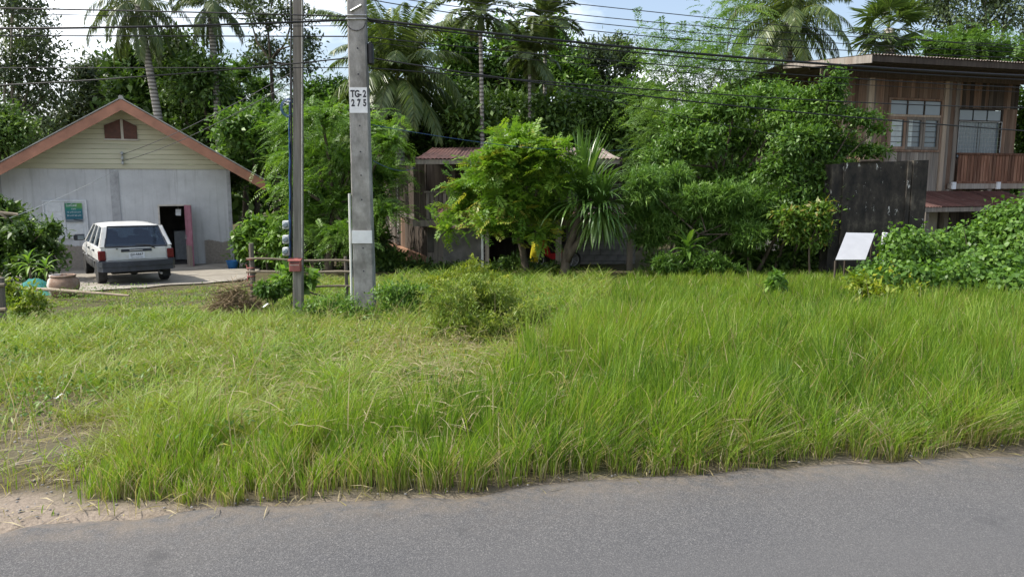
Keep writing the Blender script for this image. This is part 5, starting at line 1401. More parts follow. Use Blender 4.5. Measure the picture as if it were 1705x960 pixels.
T('lacy_bamboo', 'pale lacy crowned tree reaching into the sky left of the stilt house', 1150, 27.5, [(1120, 110, 40, 26), (1165, 70, 36, 26), (1205, 100, 46, 30), (1240, 140, 44, 30), (1145, 150, 50, 30), (1095, 180, 40, 26), (1190, 175, 60, 30), (1110, 230, 56, 30), (1070, 265, 40, 26), (1225, 20, 30, 22), (1090, 70, 24, 20), (1160, 240, 50, 30), (1260, 190, 40)], 'feather', 'lf_lace', 800, (.75, 12, .15, .036), 61, jit=1.2, trunk_r=.06, nsub=1, per=3, cl=.4, shell=.15, droop=.45, vbias=.03, trunks=[(0, 0), (.8, .3), (-.7, .2)], dense=0)
T('fresh_green_tree', 'fresh green leafy tree directly left of the stilt house planks', 1225, 21.8, [(1180, 190, 40, 26), (1225, 175, 44, 26), (1280, 160, 40, 24), (1320, 165, 28, 18), (1170, 235, 40, 26), (1220, 235, 46, 26), (1275, 225, 36, 24), (1150, 280, 40, 24), (1200, 300, 50, 26), (1250, 290, 40, 24), (1130, 240, 36, 24), (1140, 200, 30, 22), (1100, 270, 30, 20)], 'broad', 'lf_mid', 1150, (.125, .055), 62, jit=.8, trunk_r=.09, per=19, cl=.24, shell=.35, vbias=.12, trunks=[(0, 0), (.5, .1), (-.4, -.1)])
T('oleander_bush', 'broad oleander bush with narrow leaves right of the sword leaved plant', 1130, 19.6, [(1075, 310, 36, 30), (1120, 300, 34, 26), (1070, 350, 36, 30), (1110, 360, 44, 36), (1160, 335, 40, 26), (1210, 325, 36, 22), (1170, 370, 44, 26), (1225, 360, 40, 26), (1255, 335, 34, 22), (1085, 395, 34, 22), (1200, 395, 40, 22), (1150, 400, 34, 20), (1250, 390, 30, 22)], 'lance', 'lf_lance', 1900, (.18, .024), 63, cat='bush', jit=.5, trunk_r=.05, per=16, shell=.35, droop=.15, trunks=[(0, 0), (.4, .1), (-.5, .1), (1.0, 0)])
T('branching_tree', 'green tree with upright shoots crossing the front of the stilt house and black wall', 1320, 20.0, [(1345, 180, 26, 30), (1385, 160, 20, 34), (1395, 130, 10, 16), (1430, 195, 34, 14), (1460, 215, 22, 8), (1330, 235, 40, 26), (1390, 245, 44, 24), (1445, 250, 30, 14), (1300, 280, 40, 26), (1360, 290, 46, 24), (1410, 285, 34, 20), (1445, 275, 20, 10), (1320, 330, 40, 24), (1375, 330, 30, 20), (1280, 340, 34, 22), (1250, 375, 34, 24), (1300, 375, 36, 24), (1260, 320, 36, 24), (1350, 250, 40, 24), (1365, 210, 34, 22), (1310, 200, 30, 22)], 'broad', 'lf_mid', 1300, (.115, .05), 64, jit=.7, trunk_r=.055, nsub=1, per=18, cl=.18, shell=.3, vbias=.08, trunks=[(0, 0), (-.5, .1), (-1.0, 0), (.35, .2)])
T('russet_tipped_shrub', 'small shrub with russet tipped leaves left of the black wall', 1352, 18.8, [(1345, 365, 24, 16), (1365, 350, 18, 12), (1325, 385, 24, 14), (1355, 395, 22, 16), (1310, 360, 18, 12), (1372, 375, 10, 10)], 'broad', 'lf_mixed', 300, (.12, .05), 65, cat='shrub', jit=.3, trunk_r=.03, per=10, cl=.16, vbias=.22)
T('understorey_bush', 'dark shaded undergrowth below the trees left of the black wall', 1290, 20.4, [(1210, 440, 30, 18), (1260, 435, 34, 22), (1310, 440, 34, 22), (1360, 440, 30, 22), (1390, 455, 24, 14), (1100, 440, 24, 16), (1330, 415, 30, 16), (1230, 400, 30, 20)], 'broad', 'lf_dark', 420, (.16, .07), 66, cat='bush', jit=.4, trunk_r=.03, per=11, cl=.18)
T('low_shrub', 'low feathery green shrub in the grass below the strap leaved plant', 1135, 18.6, [(1110, 440, 24, 18), (1150, 432, 26, 18), (1190, 440, 28, 16), (1165, 455, 34, 12), (1220, 450, 22, 10)], 'lance', 'lf_mid', 380, (.13, .03), 67, cat='shrub', jit=.3, trunk_r=.02, per=14, shell=.3)
T('young_sapling', 'young light leaved sapling standing alone in the tall grass left of the white board', 1293, 13.6, [(1293, 462, 11, 10), (1285, 475, 9, 9), (1300, 480, 10, 10), (1292, 495, 9, 9)], 'broad', 'lf_light', 60, (.10, .07), 68, cat='sapling', jit=.1, trunk_r=.012, per=7, cl=.05, vbias=.05, dense=.1)
# the vine mound at the right
def vine_mound():
    rng = np.random.default_rng(71)
    base = gbase(1600, 15.2)
    t = thing('vine_thicket', 'big mound of heart leaved vines with yellowing edge below the lean-to roof', 'thicket', base)
    b = Vector(base)
    bl = [(1452, 452, 20, 18, -1.2), (1505, 420, 34, 40, .3), (1560, 425, 50, 36, .6), (1620, 420, 52, 44, .8), (1672, 400, 46, 58, .8), (1720, 405, 52, 72, .2), (1650, 460, 60, 44, -1.0), (1590, 470, 60, 34, -1.4), (1520, 468, 48, 28, -1.8), (1455, 470, 28, 24, -1.9), (1700, 480, 60, 30, -1.8), (1770, 430, 60, 70, 0)]
    bl = pxblobs(bl, 15.0, rng, 1.0, 0)
    bl = [(q[0] - b.x, q[1] - b.y, q[2] - b.z, q[3], q[4], q[5]) for q in bl]
    lv = Leaves(); n = 9000
    P, d, idx = in_blobs(bl, n, rng, .7)
    P[:, 2] = np.maximum(P[:, 2], .05)
    px = (P[:, 0] + b.x) / (P[:, 1] + b.y) * FPX + 852
    yel = sstep(1560, 1440, px + 40 * rng.normal(size=n)) * sstep(.9, .3, P[:, 2])
    for _ in range(4):
        v = np.clip(.42 + .2 * rng.normal(size=n), 0, .85) ; v = np.where(rng.random(n) < .33 * yel, 1.0, v)
        lv.add(P + rng.normal(size=(n, 3)) * .07, d * .3 + rng.normal(size=(n, 3)) * .6 - UP * .75, d + UP * .5 + rng.normal(size=(n, 3)) * .35, .10 * rng.uniform(.6, 1.3, n), .078 * rng.uniform(.7, 1.2, n), v, .12, .35)
    lv.build('foliage', M['lf_vine'], t)
    bm = BM()
    for i in range(34):
        q = bl[rng.integers(len(bl))]; p0 = Vector((q[0] + rng.normal() * .3, q[1] + rng.normal() * .3, -.1)); p1 = Vector(q[:3]) + Vector(rng.normal(size=3)) * q[3] * .6
        tube(bm, [p0, p0.lerp(p1, .5) + Vector(rng.normal(size=3)) * .12, p1], [.014, .01, .005], 4, False)
    obj('stem', bm, M['bark'], t)
vine_mound()
T('dry_clump', 'yellowing weed clump with dry stems at the front of the vine mound', 1480, 12.6, [(1450, 490, 24, 16), (1490, 500, 28, 14), (1520, 490, 22, 14), (1435, 470, 16, 12)], 'broad', 'lf_yellow', 170, (.10, .05), 72, cat='weed', jit=.2, trunk_r=.012, per=9, cl=.10, vbias=-.05, dense=.1)

# sword leaved plant with two heads
def sword_plant():
    rng = np.random.default_rng(81)
    Y = 19.9; g = Vector(gbase(935, Y))
    t = thing('screw_pine', 'two headed sword leaved plant on a crooked trunk beside the yellowish tree', 'plant', g)
    h1_ = Vector(at(972, 328, Y + .2)) - g; h2_ = Vector(at(1000, 346, Y - .3)) - g
    bm = BM()
    tube(bm, [(0, 0, -.1), (.1, 0, .35), (.12, .02, .7), h1_ * .8 + Vector((.05, 0, 0)), h1_], [.16, .13, .12, .10, .09], 9)
    tube(bm, [(.11, 0, .5), (.28, -.03, .8), h2_ * .85 + Vector((.05, 0, -.05)), h2_], [.12, .10, .09, .07], 8)
    obj('trunk', bm, M['bark'], t, True)
    def leaf_mesh(e, bend, L=1.42, w=.072):
        a = math.radians(e); p = Vector((.03, 0, 0)); A = [p]
        for i in range(7):
            p = p + Vector((math.cos(a), 0, math.sin(a))) * L / 7; A.append(p); a -= math.radians(bend) / 7 * (.4 + i * .25)
        wd = [.5, 1, 1, .95, .85, .65, .4, .04]
        V = []
        for p, q in zip(A, wd): V.append([(p.x, -w / 2 * q, p.z + .010 * q), (p.x, 0, p.z), (p.x, w / 2 * q, p.z + .010 * q)])
        me = bpy.data.meshes.new('leaf'); vs = [c for r in V for c in r]; fs = []
        for i in range(7):
            for j in range(2): fs.append((i * 3 + j, i * 3 + j + 1, (i + 1) * 3 + j + 1, (i + 1) * 3 + j))
        me.from_pydata(vs, [], fs); at_ = me.attributes.new('var', 'FLOAT', 'POINT'); at_.data.foreach_set('value', np.full(len(vs), rng.uniform(.3, .8), np.float32)); me.materials.append(M['sword']); return me
    up = [leaf_mesh(e, b, 1.55) for e, b in ((84, 10), (74, 18), (62, 30), (46, 48), (28, 70), (5, 70))]
    dn = [leaf_mesh(e, b, 1.2) for e, b in ((70, 50), (48, 90), (25, 110), (0, 90), (-25, 60), (-45, 35))]
    for c, set_, n, tl in ((h1_, up, 165, 1.05), (h2_, dn, 260, .95)):
        az = 0
        for i in range(n):
            az += 2.4; k_ = min(len(set_) - 1, int(i / n * len(set_)))
            o = link('leaf', set_[k_], t); o.location = c + Vector((0, 0, .12 - .3 * i / n)); o.rotation_euler = (rng.uniform(-.2, .2), rng.uniform(-.15, .15), az); s = rng.uniform(.8, 1.12) * tl; o.scale = (s, s, s)
sword_plant()
# strap leaved plant and other broad strap leaves
def strap_plant(name, label, px, py_top, Y, n, L, w, seed, mat='lf_mid', el=(85, -10)):
    rng = np.random.default_rng(seed); g = Vector(gbase(px, Y))
    t = thing(name, label, 'plant', g)
    hz = at(px, py_top, Y).z - g.z
    bm = BM(); tube(bm, [(0, 0, -.1), (.02, 0, hz * .5), (0, 0, hz)], [.035, .03, .02], 7); obj('stem', bm, M['bark'], t)
    for v in range(n):
        a = math.radians(el[0] + (el[1] - el[0]) * v / max(1, n - 1)); p = Vector((0, 0, 0)); A = [p]; ll = L * rng.uniform(.8, 1.1)
        for i in range(6):
            p = p + Vector((math.cos(a), 0, math.sin(a))) * ll / 6; A.append(p); a -= .22
        wd = [.25, .8, 1, .95, .75, .4, .03]; vs = []; fs = []
        for p, q in zip(A, wd): vs += [(p.x, -w / 2 * q, p.z + .02 * q), (p.x, 0, p.z), (p.x, w / 2 * q, p.z + .02 * q)]
        for i in range(6):
            for j in range(2): fs.append((i * 3 + j, i * 3 + j + 1, (i + 1) * 3 + j + 1, (i + 1) * 3 + j))
        me = bpy.data.meshes.new('leaf'); me.from_pydata(vs, [], fs); at_ = me.attributes.new('var', 'FLOAT', 'POINT'); at_.data.foreach_set('value', np.full(len(vs), rng.uniform(.3, .9), np.float32))
        o = link('leaf', me, t, M[mat]); o.location = (0, 0, hz - .35 * hz * v / n * .6); o.rotation_euler = (0, 0, v * 2.4)
strap_plant('strap_leaved_plant', 'dracaena like plant with broad strap leaves rising from the low shrub', 1144, 412, 18.9, 22, .75, .12, 91)
strap_plant('strap_leaved_plant', 'yellow green broad leaved plant beside the teal net heap', 48, 436, 18.6, 13, .5, .09, 92, 'lf_light')
strap_plant('strap_leaved_plant', 'small pale leaved plant between the net heap and the clay jar', 76, 444, 18.4, 11, .4, .07, 93, 'lf_light')
strap_plant('strap_leaved_plant', 'dark drooping strap leaves in the shade under the branching tree', 1245, 425, 19.7, 16, .6, .09, 94, 'lf_dark')

# ------------------------------------------------------------------ weeds in the meadow
T('yellow_weed_clump', 'fine yellow green weed clump before the timber house post', 772, 13.0, [(740, 475, 40, 22), (785, 465, 40, 26), (825, 478, 34, 22), (765, 500, 50, 22), (840, 505, 36, 20), (712, 490, 34, 20), (786, 440, 8, 16), (700, 510, 34, 18)], 'lance', 'lf_yellow', 1300, (.075, .016), 101, cat='weed', jit=.4, trunk_r=.008, per=12, shell=.2, nsub=5, dense=.1)
T('dark_weed_clump', 'tall feathery weed clump with brown stems in the middle of the meadow', 790, 9.6, [(750, 505, 44, 38), (820, 500, 46, 40), (785, 490, 34, 34), (880, 525, 40, 26), (790, 545, 64, 26), (730, 545, 36, 24), (850, 550, 40, 20)], 'lance', 'lf_weed', 1500, (.075, .014), 102, cat='weed', jit=.4, trunk_r=.008, per=12, shell=.2, nsub=6, vbias=0, dense=0)
T('green_weed_clump', 'fresh green weeds around the foot of the concrete pole', 640, 11.8, [(650, 490, 30, 18), (690, 488, 30, 18), (560, 505, 36, 16), (525, 512, 30, 14), (590, 520, 36, 16), (660, 515, 36, 16), (545, 530, 40, 14), (630, 535, 40, 14)], 'broad', 'lf_light', 640, (.06, .026), 103, cat='weed', jit=.3, trunk_r=.008, per=9, cl=.08, dense=.1)
T('pawpaw_seedling', 'pale leaved seedling growing behind the slim service pole', 478, 13.4, [(470, 462, 12, 7), (512, 462, 12, 6), (490, 452, 12, 6), (505, 475, 14, 7), (478, 475, 12, 6)], 'broad', 'lf_light', 60, (.16, .09), 104, cat='seedling', jit=.15, trunk_r=.01, per=6, cl=.06, dense=.1)
T('bushy_weed', 'dark bushy weed beside the bamboo fence post', 452, 12.9, [(440, 478, 16, 9), (465, 480, 16, 9), (450, 488, 22, 8)], 'broad', 'lf_mid', 120, (.08, .035), 105, cat='weed', jit=.15, trunk_r=.008, per=9, cl=.06, dense=.1)
T('yellow_weed_clump', 'yellowish weeds by the weathered post at the left edge', 18, 12.6, [(14, 478, 10, 14), (24, 495, 14, 16), (52, 490, 10, 14), (66, 505, 14, 12), (34, 512, 16, 12)], 'broad', 'lf_yellow', 170, (.075, .03), 106, cat='weed', jit=.2, trunk_r=.008, per=8, cl=.07, vbias=-.15, dense=.1)

# ------------------------------------------------------------------ small things
# clay jar
Yj = 16.2; g = gp(103, Yj); sj = 49 * Yj / FPX / 2
jar = thing('clay_jar', 'round brown clay water jar with whitish rim side on the concrete yard', 'jar', (g.x, g.y, g.z))
hj = at(103, 459, Yj).z - g.z
bm = BM(); lathe(bm, [(sj * .62, 0), (sj * .82, hj * .15), (sj * .98, hj * .45), (sj, hj * .62), (sj * .9, hj * .86), (sj * .74, hj * .95), (sj * .76, hj), (sj * .70, hj + .01), (sj * .66, hj * .93), (sj * .8, hj * .6), (sj * .5, hj * .2)], 32)
obj('vessel', bm, M['clay'], jar, True)
bm = BM(); tube(bm, [(sj * .75 * math.cos(a), sj * .75 * math.sin(a), hj + .005) for a in np.linspace(0, 2 * math.pi, 29)], .022, 7); obj('rim', bm, M['clay'], jar, True)
# teal net heap
g = gp(53, 16.9); X, Y = np.meshgrid(np.linspace(-.6, .6, 44), np.linspace(-.4, .4, 28))
hgt = .30 * np.exp(-((X + .0) / .32) ** 2 - (Y / .24) ** 2) * (.72 + .65 * fnoise(X + 5, Y, 5)) + .1 * np.exp(-((X - .3) / .2) ** 2 - (Y / .2) ** 2)
hgt = hgt * sstep(.56, .42, np.abs(X)) * sstep(.41, .28, np.abs(Y)) + .03 * vnoise(X, Y, 18) * (hgt > .02)
net = grid_mesh('shade_net', X, Y, hgt + .01, M['teal_net']); net.location = (g.x, g.y, g.z + .02)
props(net, 'crumpled teal shade net heaped beside the clay jar', 'net')
# bucket
g = gp(387, 24.2); bk = thing('bucket', 'blue plastic bucket at the right corner of the grey house', 'bucket', (g.x, g.y, g.z + .03))
bm = BM(); lathe(bm, [(.13, 0), (.19, .24), (.205, .245), (.195, .25), (.18, .245), (.12, .02)], 24); obj('pail', bm, M['blue_plastic'], bk, True)
bm = BM(); tube(bm, [(.19 * math.cos(a), -.03 - .05 * math.sin(a), .24 - .05 * math.sin(a)) for a in np.linspace(0, math.pi, 12)], .008, 5); obj('handle', bm, M['steel'], bk)
# leaning sticks by the house corner
for i, (p0, p1) in enumerate((((394, 402), (400, 432)), ((391, 398), (406, 437)))):
    a, b = at(*p0, 25.3), at(*p1, 24.9); bm = BM(); tube(bm, [Vector(), a - b], [.025, .018], 6)
    o = obj('leaning_stick', bm, M['dark_wood']); o.location = b; props(o, ('longer' if i else 'shorter') + ' dark stick leaning by the corner of the grey house', 'stick', 'sticks leaning at the house corner')
# long pole lying across the yard edge
a, b = at(28, 481, 15.75), at(215, 492, 14.9)
bm = BM(); tube(bm, [Vector(), (b - a) * .3 + Vector((0, 0, .03)), (b - a) * .7 + Vector((0, 0, .015)), b - a], [.04, .037, .032, .022], 8)
o = obj('bamboo_pole', bm, M['bamboo']); o.location = a; props(o, 'long bamboo pole lying in front of the clay jar', 'pole')
# bamboo fence between house corner and the poles
def bamboo_fence():
    Y = 13.7; g = gp(418, Y)
    t = thing('bamboo_fence', 'bamboo rail fence with two posts behind the service pole', 'fence', g)
    R_ = lambda px, py: Vector(at(px, py, Y)) - g
    for px, p0, p1 in ((419, 405, 490), (576, 427, 486)):
        bm = BM(); a, b = R_(px - 1, p0), R_(px + 1, p1); b.z = min(b.z, h1(g.x + b.x, Y) - g.z - .1); tube(bm, [b, b.lerp(a, .5) + Vector((.01, 0, 0)), a], [.055 if px < 500 else .035, .05 if px < 500 else .033, .045 if px < 500 else .03], 8); obj('post', bm, M['grey_wood'], t)
    for (p0, y0), (p1, y1), r in (((412, 430), (588, 434), .026), ((412, 452), (586, 452), .028), ((412, 475), (588, 476), .026)):
        bm = BM(); a, b = R_(p0, y0), R_(p1, y1); q = [a.lerp(b, s) + Vector((0, -.06, .012 * math.sin(s * 9))) for s in np.linspace(0, 1, 9)]; tube(bm, q, [.75 * r * (1 + .12 * (i % 2)) for i in range(9)], 7); obj('rail', bm, M['bamboo'], t)
    bm = BM()
    for q in range(4):
        z = R_(419, 432 + 14 * q).z; tube(bm, [(.07 * math.cos(a), .07 * math.sin(a) - .02, z + .01 * a / 6) for a in np.linspace(0, 6.3, 10)], .01, 4)
    tube(bm, [R_(410, 440), R_(414, 452), R_(412, 468)], .012, 4); obj('rag_tie', bm, M['mailbox'], t)
    bm = BM(); tube(bm, [R_(500, 482), R_(548, 496)], .015, 5); obj('broken_rail', bm, M['dark_wood'], t)
bamboo_fence()
def edge_fence():
    Y = 11.8; g = gp(4, Y)
    t = thing('post_and_rail_fence', 'weathered grey fence post with broken rails at the left edge', 'fence', g)
    R_ = lambda px, py: Vector(at(px, py, Y)) - g
    bm = BM(); tube(bm, [R_(7, 555), R_(4, 510), R_(2, 462)], [.055, .05, .045], 8); obj('post', bm, M['grey_wood'], t)
    for a, b in (((-60, 478), (13, 473)), ((-60, 520), (15, 513))):
        bm = BM(); tube(bm, [R_(*a) + Vector((0, -.06, 0)), R_(*b) + Vector((0, -.06, 0))], .03, 7); obj('rail', bm, M['bamboo'], t)
edge_fence()
# dead branch stub sticking out at the left edge
a, b = at(-20, 352, 18.6), at(30, 357, 18.8); bm = BM(); tube(bm, [Vector(), b - a], [.05, .035], 7); tube(bm, [(.1, 0, .1), (b - a) * .6 + Vector((0, 0, -.12))], .03, 6)
o = obj('cut_branch', bm, M['bamboo']); o.location = a; props(o, 'pale cut branch jutting from the dark bush at the left edge', 'branch')
# hay pile
def hay():
    rng = np.random.default_rng(111); g = gp(388, 12.9)
    n = 3200; X_ = rng.normal(size=n) * .28; Y_ = rng.normal(size=n) * .24
    Z_ = np.maximum(0, .62 * np.exp(-(X_ / .36) ** 2 - (Y_ / .25) ** 2)) * rng.uniform(.2, 1, n)
    lv = Leaves(); lv.add(np.stack([X_, Y_, Z_], 1), rng.normal(size=(n, 3)) * np.array([1, 1, .35]), UP + rng.normal(size=(n, 3)) * .5, rng.uniform(.15, .4, n), .012, rng.choice([.8, .85, .9, .95, .7], n))
    o = lv.build('brush_pile', M['straw']); o.location = g; props(o, 'heap of dry brown cut brush near the bamboo fence post', 'brush pile')
hay()
# yellow cloth and scooter under the porch
Yc = 22.2; g = at(888, 418, Yc)
bm = BM(); pts = [(-.10, -.30), (.13, -.34), (.20, .02), (.10, .30), (-.05, .28)]; prism(bm, pts, -.03, .03); bmesh.ops.subdivide_edges(bm, edges=bm.edges[:], cuts=3, use_grid_fill=True)
for v in bm.verts: v.co.y += .03 * math.sin(v.co.x * 20) ; v.co.x += .015 * math.sin(v.co.z * 14)
o = obj('yellow_cloth', bm, M['yellow_cloth'], None, True); o.location = g; props(o, 'yellow cloth hanging in the shade behind the yellowish tree', 'cloth')
def scooter():
    Y = 23.7; g = gp(925, Y); t = thing('motor_scooter', 'red motor scooter parked in the shade under the porch', 'motorcycle', g, math.radians(200))
    for y_ in (-.6, .6):
        w = bpy.data.objects.new('wheel', None); COL.objects.link(w); w.parent = t; w.location = (y_, 0, .28)
        bm = BM(); tube(bm, [(.24 * math.cos(a), 0, .24 * math.sin(a)) for a in np.linspace(0, 2 * math.pi, 21)], .04, 7); obj('tyre', bm, M['rubber'], w)
        bm = BM(); tube(bm, [(.19 * math.cos(a), 0, .19 * math.sin(a)) for a in np.linspace(0, 2 * math.pi, 21)], .015, 5)
        for a in range(5): tube(bm, [(0, 0, 0), (.19 * math.cos(a * 1.257), 0, .19 * math.sin(a * 1.257))], .012, 5)
        obj('rim', bm, M['rim'], w)
    bm = BM(); prism(bm, [(-.75, .62), (-.35, .35), (.15, .32), (.35, .45), (.52, .95), (.42, 1.0), (.2, .5), (-.15, .55), (-.55, .75)], -.10, .10); obj('fairing', bm, M['red_plastic'], t)
    bm = BM(); bx(bm, -.72, .05, -.13, .13, .74, .84, .03); obj('saddle', bm, M['rubber'], t)
    bm = BM(); tube(bm, [(.6, 0, .28), (.45, 0, .98)], .03, 7); tube(bm, [(.40, -.33, 1.03), (.46, 0, .98), (.40, .33, 1.03)], .018, 6); obj('handlebar', bm, M['steel'], t)
    bm = BM(); lathe(bm, [(.03, -.1), (.09, -.04), (.10, .02), (.08, .05)], 12); o = obj('headlamp', bm, M['red_plastic'], t); o.rotation_euler = (0, math.pi / 2, 0); o.location = (.50, 0, .9)
    for s in (-1, 1):
        bm = BM(); tube(bm, [(.42, s * .25, 1.02), (.42, s * .34, 1.2)], .008, 5); bx(bm, .40, .43, s * .34 - .05, s * .34 + .05, 1.17, 1.25, .005); obj('mirror', bm, M['rubber'], t)
scooter()
# litter
for px, py, s, lab in ((442, 508, .05, 'scrap of white paper in the grass below the bamboo fence'), (98, 659, .035, 'tiny white scrap in the grass near the left edge')):
    Yl = 11.5 if py < 600 else 6.3
    p = at(px, py, Yl); p.z = max(p.z, h1(p.x, Yl) + .03)
    bm = BM(); prism(bm, [(-s, -s * .6), (s * .8, -s * .7), (s, s * .6), (-s * .7, s * .8)], -.002, .002, 'z'); bmesh.ops.subdivide_edges(bm, edges=bm.edges[:], cuts=2, use_grid_fill=True)
    for v in bm.verts: v.co.z += s * .5 * math.sin(v.co.x / s * 2 + v.co.y / s)
    o = obj('paper_scrap', bm, M['white_paint']); o.location = p; props(o, lab, 'litter', 'scraps of litter in the grass')

# ------------------------------------------------------------------ overhead lines
def yline(px, off=0.0):
    """distance of the roadside line, which runs with the road, seen in column px"""
    u = (px - 852.5) / FPX; P0 = at(608, 400, YPOLE + .0)
    m = RD.y / RD.x
    return (P0.y - m * P0.x) / (1 - m * u) + off
def cable(pts, r, label, off=.12, mat='cable', Yf=None, n=60):
    p = np.array(pts, float); xs_ = np.linspace(p[0, 0], p[-1, 0], n)
    deg = min(2, len(p) - 1)
    if len(p) <= 3: ys_ = np.polyval(np.polyfit(p[:, 0], p[:, 1], deg), xs_)
    else: ys_ = np.polyval(np.polyfit(p[:, 0], p[:, 1], 3 if len(p) > 4 else 2), xs_)
    P = [at(x, y, (Yf(x) if Yf else yline(x, off))) for x, y in zip(xs_, ys_)]
    bm = BM(); o0 = P[0]; tube(bm, [q - o0 for q in P], r, 6)
    o = obj('overhead_cable', bm, M[mat]); o.location = o0; props(o, label, 'cable', 'overhead cables along the road'); return o
PB = (596, None)
cable([(-120, 12), (0, 14), (490, 25), (592, 28)], .011, 'topmost cable left of the concrete pole, crossing both left palms')
cable([(-120, 18), (60, 23), (490, 33), (592, 33)], .006, 'thin faint cable second from the top left of the concrete pole')
cable([(-120, 47), (80, 47), (240, 45), (490, 37), (592, 33)], .017, 'thick cable bundle rising slightly towards the concrete pole across the white cloud')
cable([(-120, 52), (100, 42), (300, 50), (592, 42)], .006, 'thin cable tangled just under the thick bundle left of the poles')
cable([(-120, 60), (0, 60), (592, 61)], .010, 'level cable below the thick bundle left of the poles')
cable([(-120, 148), (0, 140), (300, 124), (592, 95)], .011, 'cable rising to the right behind the slim service pole')
cable([(-120, 113), (50, 113), (592, 113)], .007, 'lowest level cable left of the concrete pole')
cable([(592, 30), (717, 44), (865, 61), (1080, 82), (1320, 103), (1705, 126), (1850, 132)], .022, 'thickest black cable bundle sagging right from the concrete pole to the stilt house eave')
cable([(592, 33), (730, 50), (865, 69), (1080, 89), (1320, 110), (1705, 133), (1850, 139)], .012, 'cable hanging just below the thickest bundle right of the pole')
cable([(592, 60), (720, 73), (860, 86), (1080, 107), (1320, 124), (1705, 146), (1850, 152)], .009, 'middle cable right of the concrete pole running under the stilt house eave')
cable([(592, 92), (799, 125), (930, 143), (1080, 160), (1370, 191), (1705, 218), (1850, 228)], .013, 'lower black cable crossing the windows of the stilt house')
cable([(592, 112), (848, 130), (1080, 150), (1370, 168), (1705, 178), (1850, 181)], .010, 'black cable passing over the upper lights of the stilt house window')
cable([(592, 68), (860, 96), (1080, 117), (1400, 140), (1705, 152), (1850, 158)], .006, 'thin grey cable close under the middle cable right of the pole')
cable([(592, -4), (756, 21), (1080, 62), (1420, 84), (1705, 97), (1850, 102)], .008, 'bare wire descending from above the pole top towards the stilt house ridge')
cable([(640, -6), (860, 24), (1080, 48), (1400, 72), (1705, 88), (1850, 92)], .007, 'second bare wire descending across the slim palm crowns')
cable([(720, -6), (900, 18), (1080, 36), (1400, 60), (1705, 76), (1850, 82)], .007, 'third bare wire crossing the bushy coconut palm')
cable([(860, -4), (1080, 20), (1300, 42), (1500, 62), (1705, 84), (1850, 96)], .007, 'highest bare wire at the upper right crossing the fan palm')
cable([(930, 147), (1080, 182), (1240, 214), (1350, 234), (1420, 244)], .007, 'thin drop wire slanting into the branching tree', Yf=lambda x: 16 + (x - 930) * .008)
# service drops, rope and blue drop lines
bl_ = lh_world(LH['br'][0], -.2, LH['br'][1])
def drop(A, B, sag, r, label, mat='cable', cat='cable', name='service_drop'):
    A, B = Vector(A), Vector(B); bm = BM()
    tube(bm, [(B - A) * s - Vector((0, 0, sag * 4 * s * (1 - s))) for s in np.linspace(0, 1, 24)], r, 5)
    o = obj(name, bm, M[mat]); o.location = A; props(o, label, cat); return o
drop(bl_ + Vector((0, 0, .12)), at(488, 120, 12.5), .1, .008, 'upper service wire from the gable bracket to the slim service pole')
drop(bl_ - Vector((0, 0, .08)), at(488, 136, 12.5), .15, .008, 'lower service wire from the gable bracket to the slim service pole')
drop(at(16, 363, 19.5), lh_world(LH['P'](192, 284)[0], -.1, LH['P'](192, 284)[1] - LH['zb']), .06, .009, 'white rope strung across the grey wall down to the dark bush', 'rope', 'rope', 'washing_rope')
drop(at(622, 268, 12.4), at(690, 279, 22.5), .12, .008, 'blue cable from the concrete pole into the feathery tree', 'blue_cable')
drop(at(620, 208, 12.4), at(1060, 248, 25.5), .2, .006, 'long blue drop cable passing over the rusty roof', 'blue_cable')

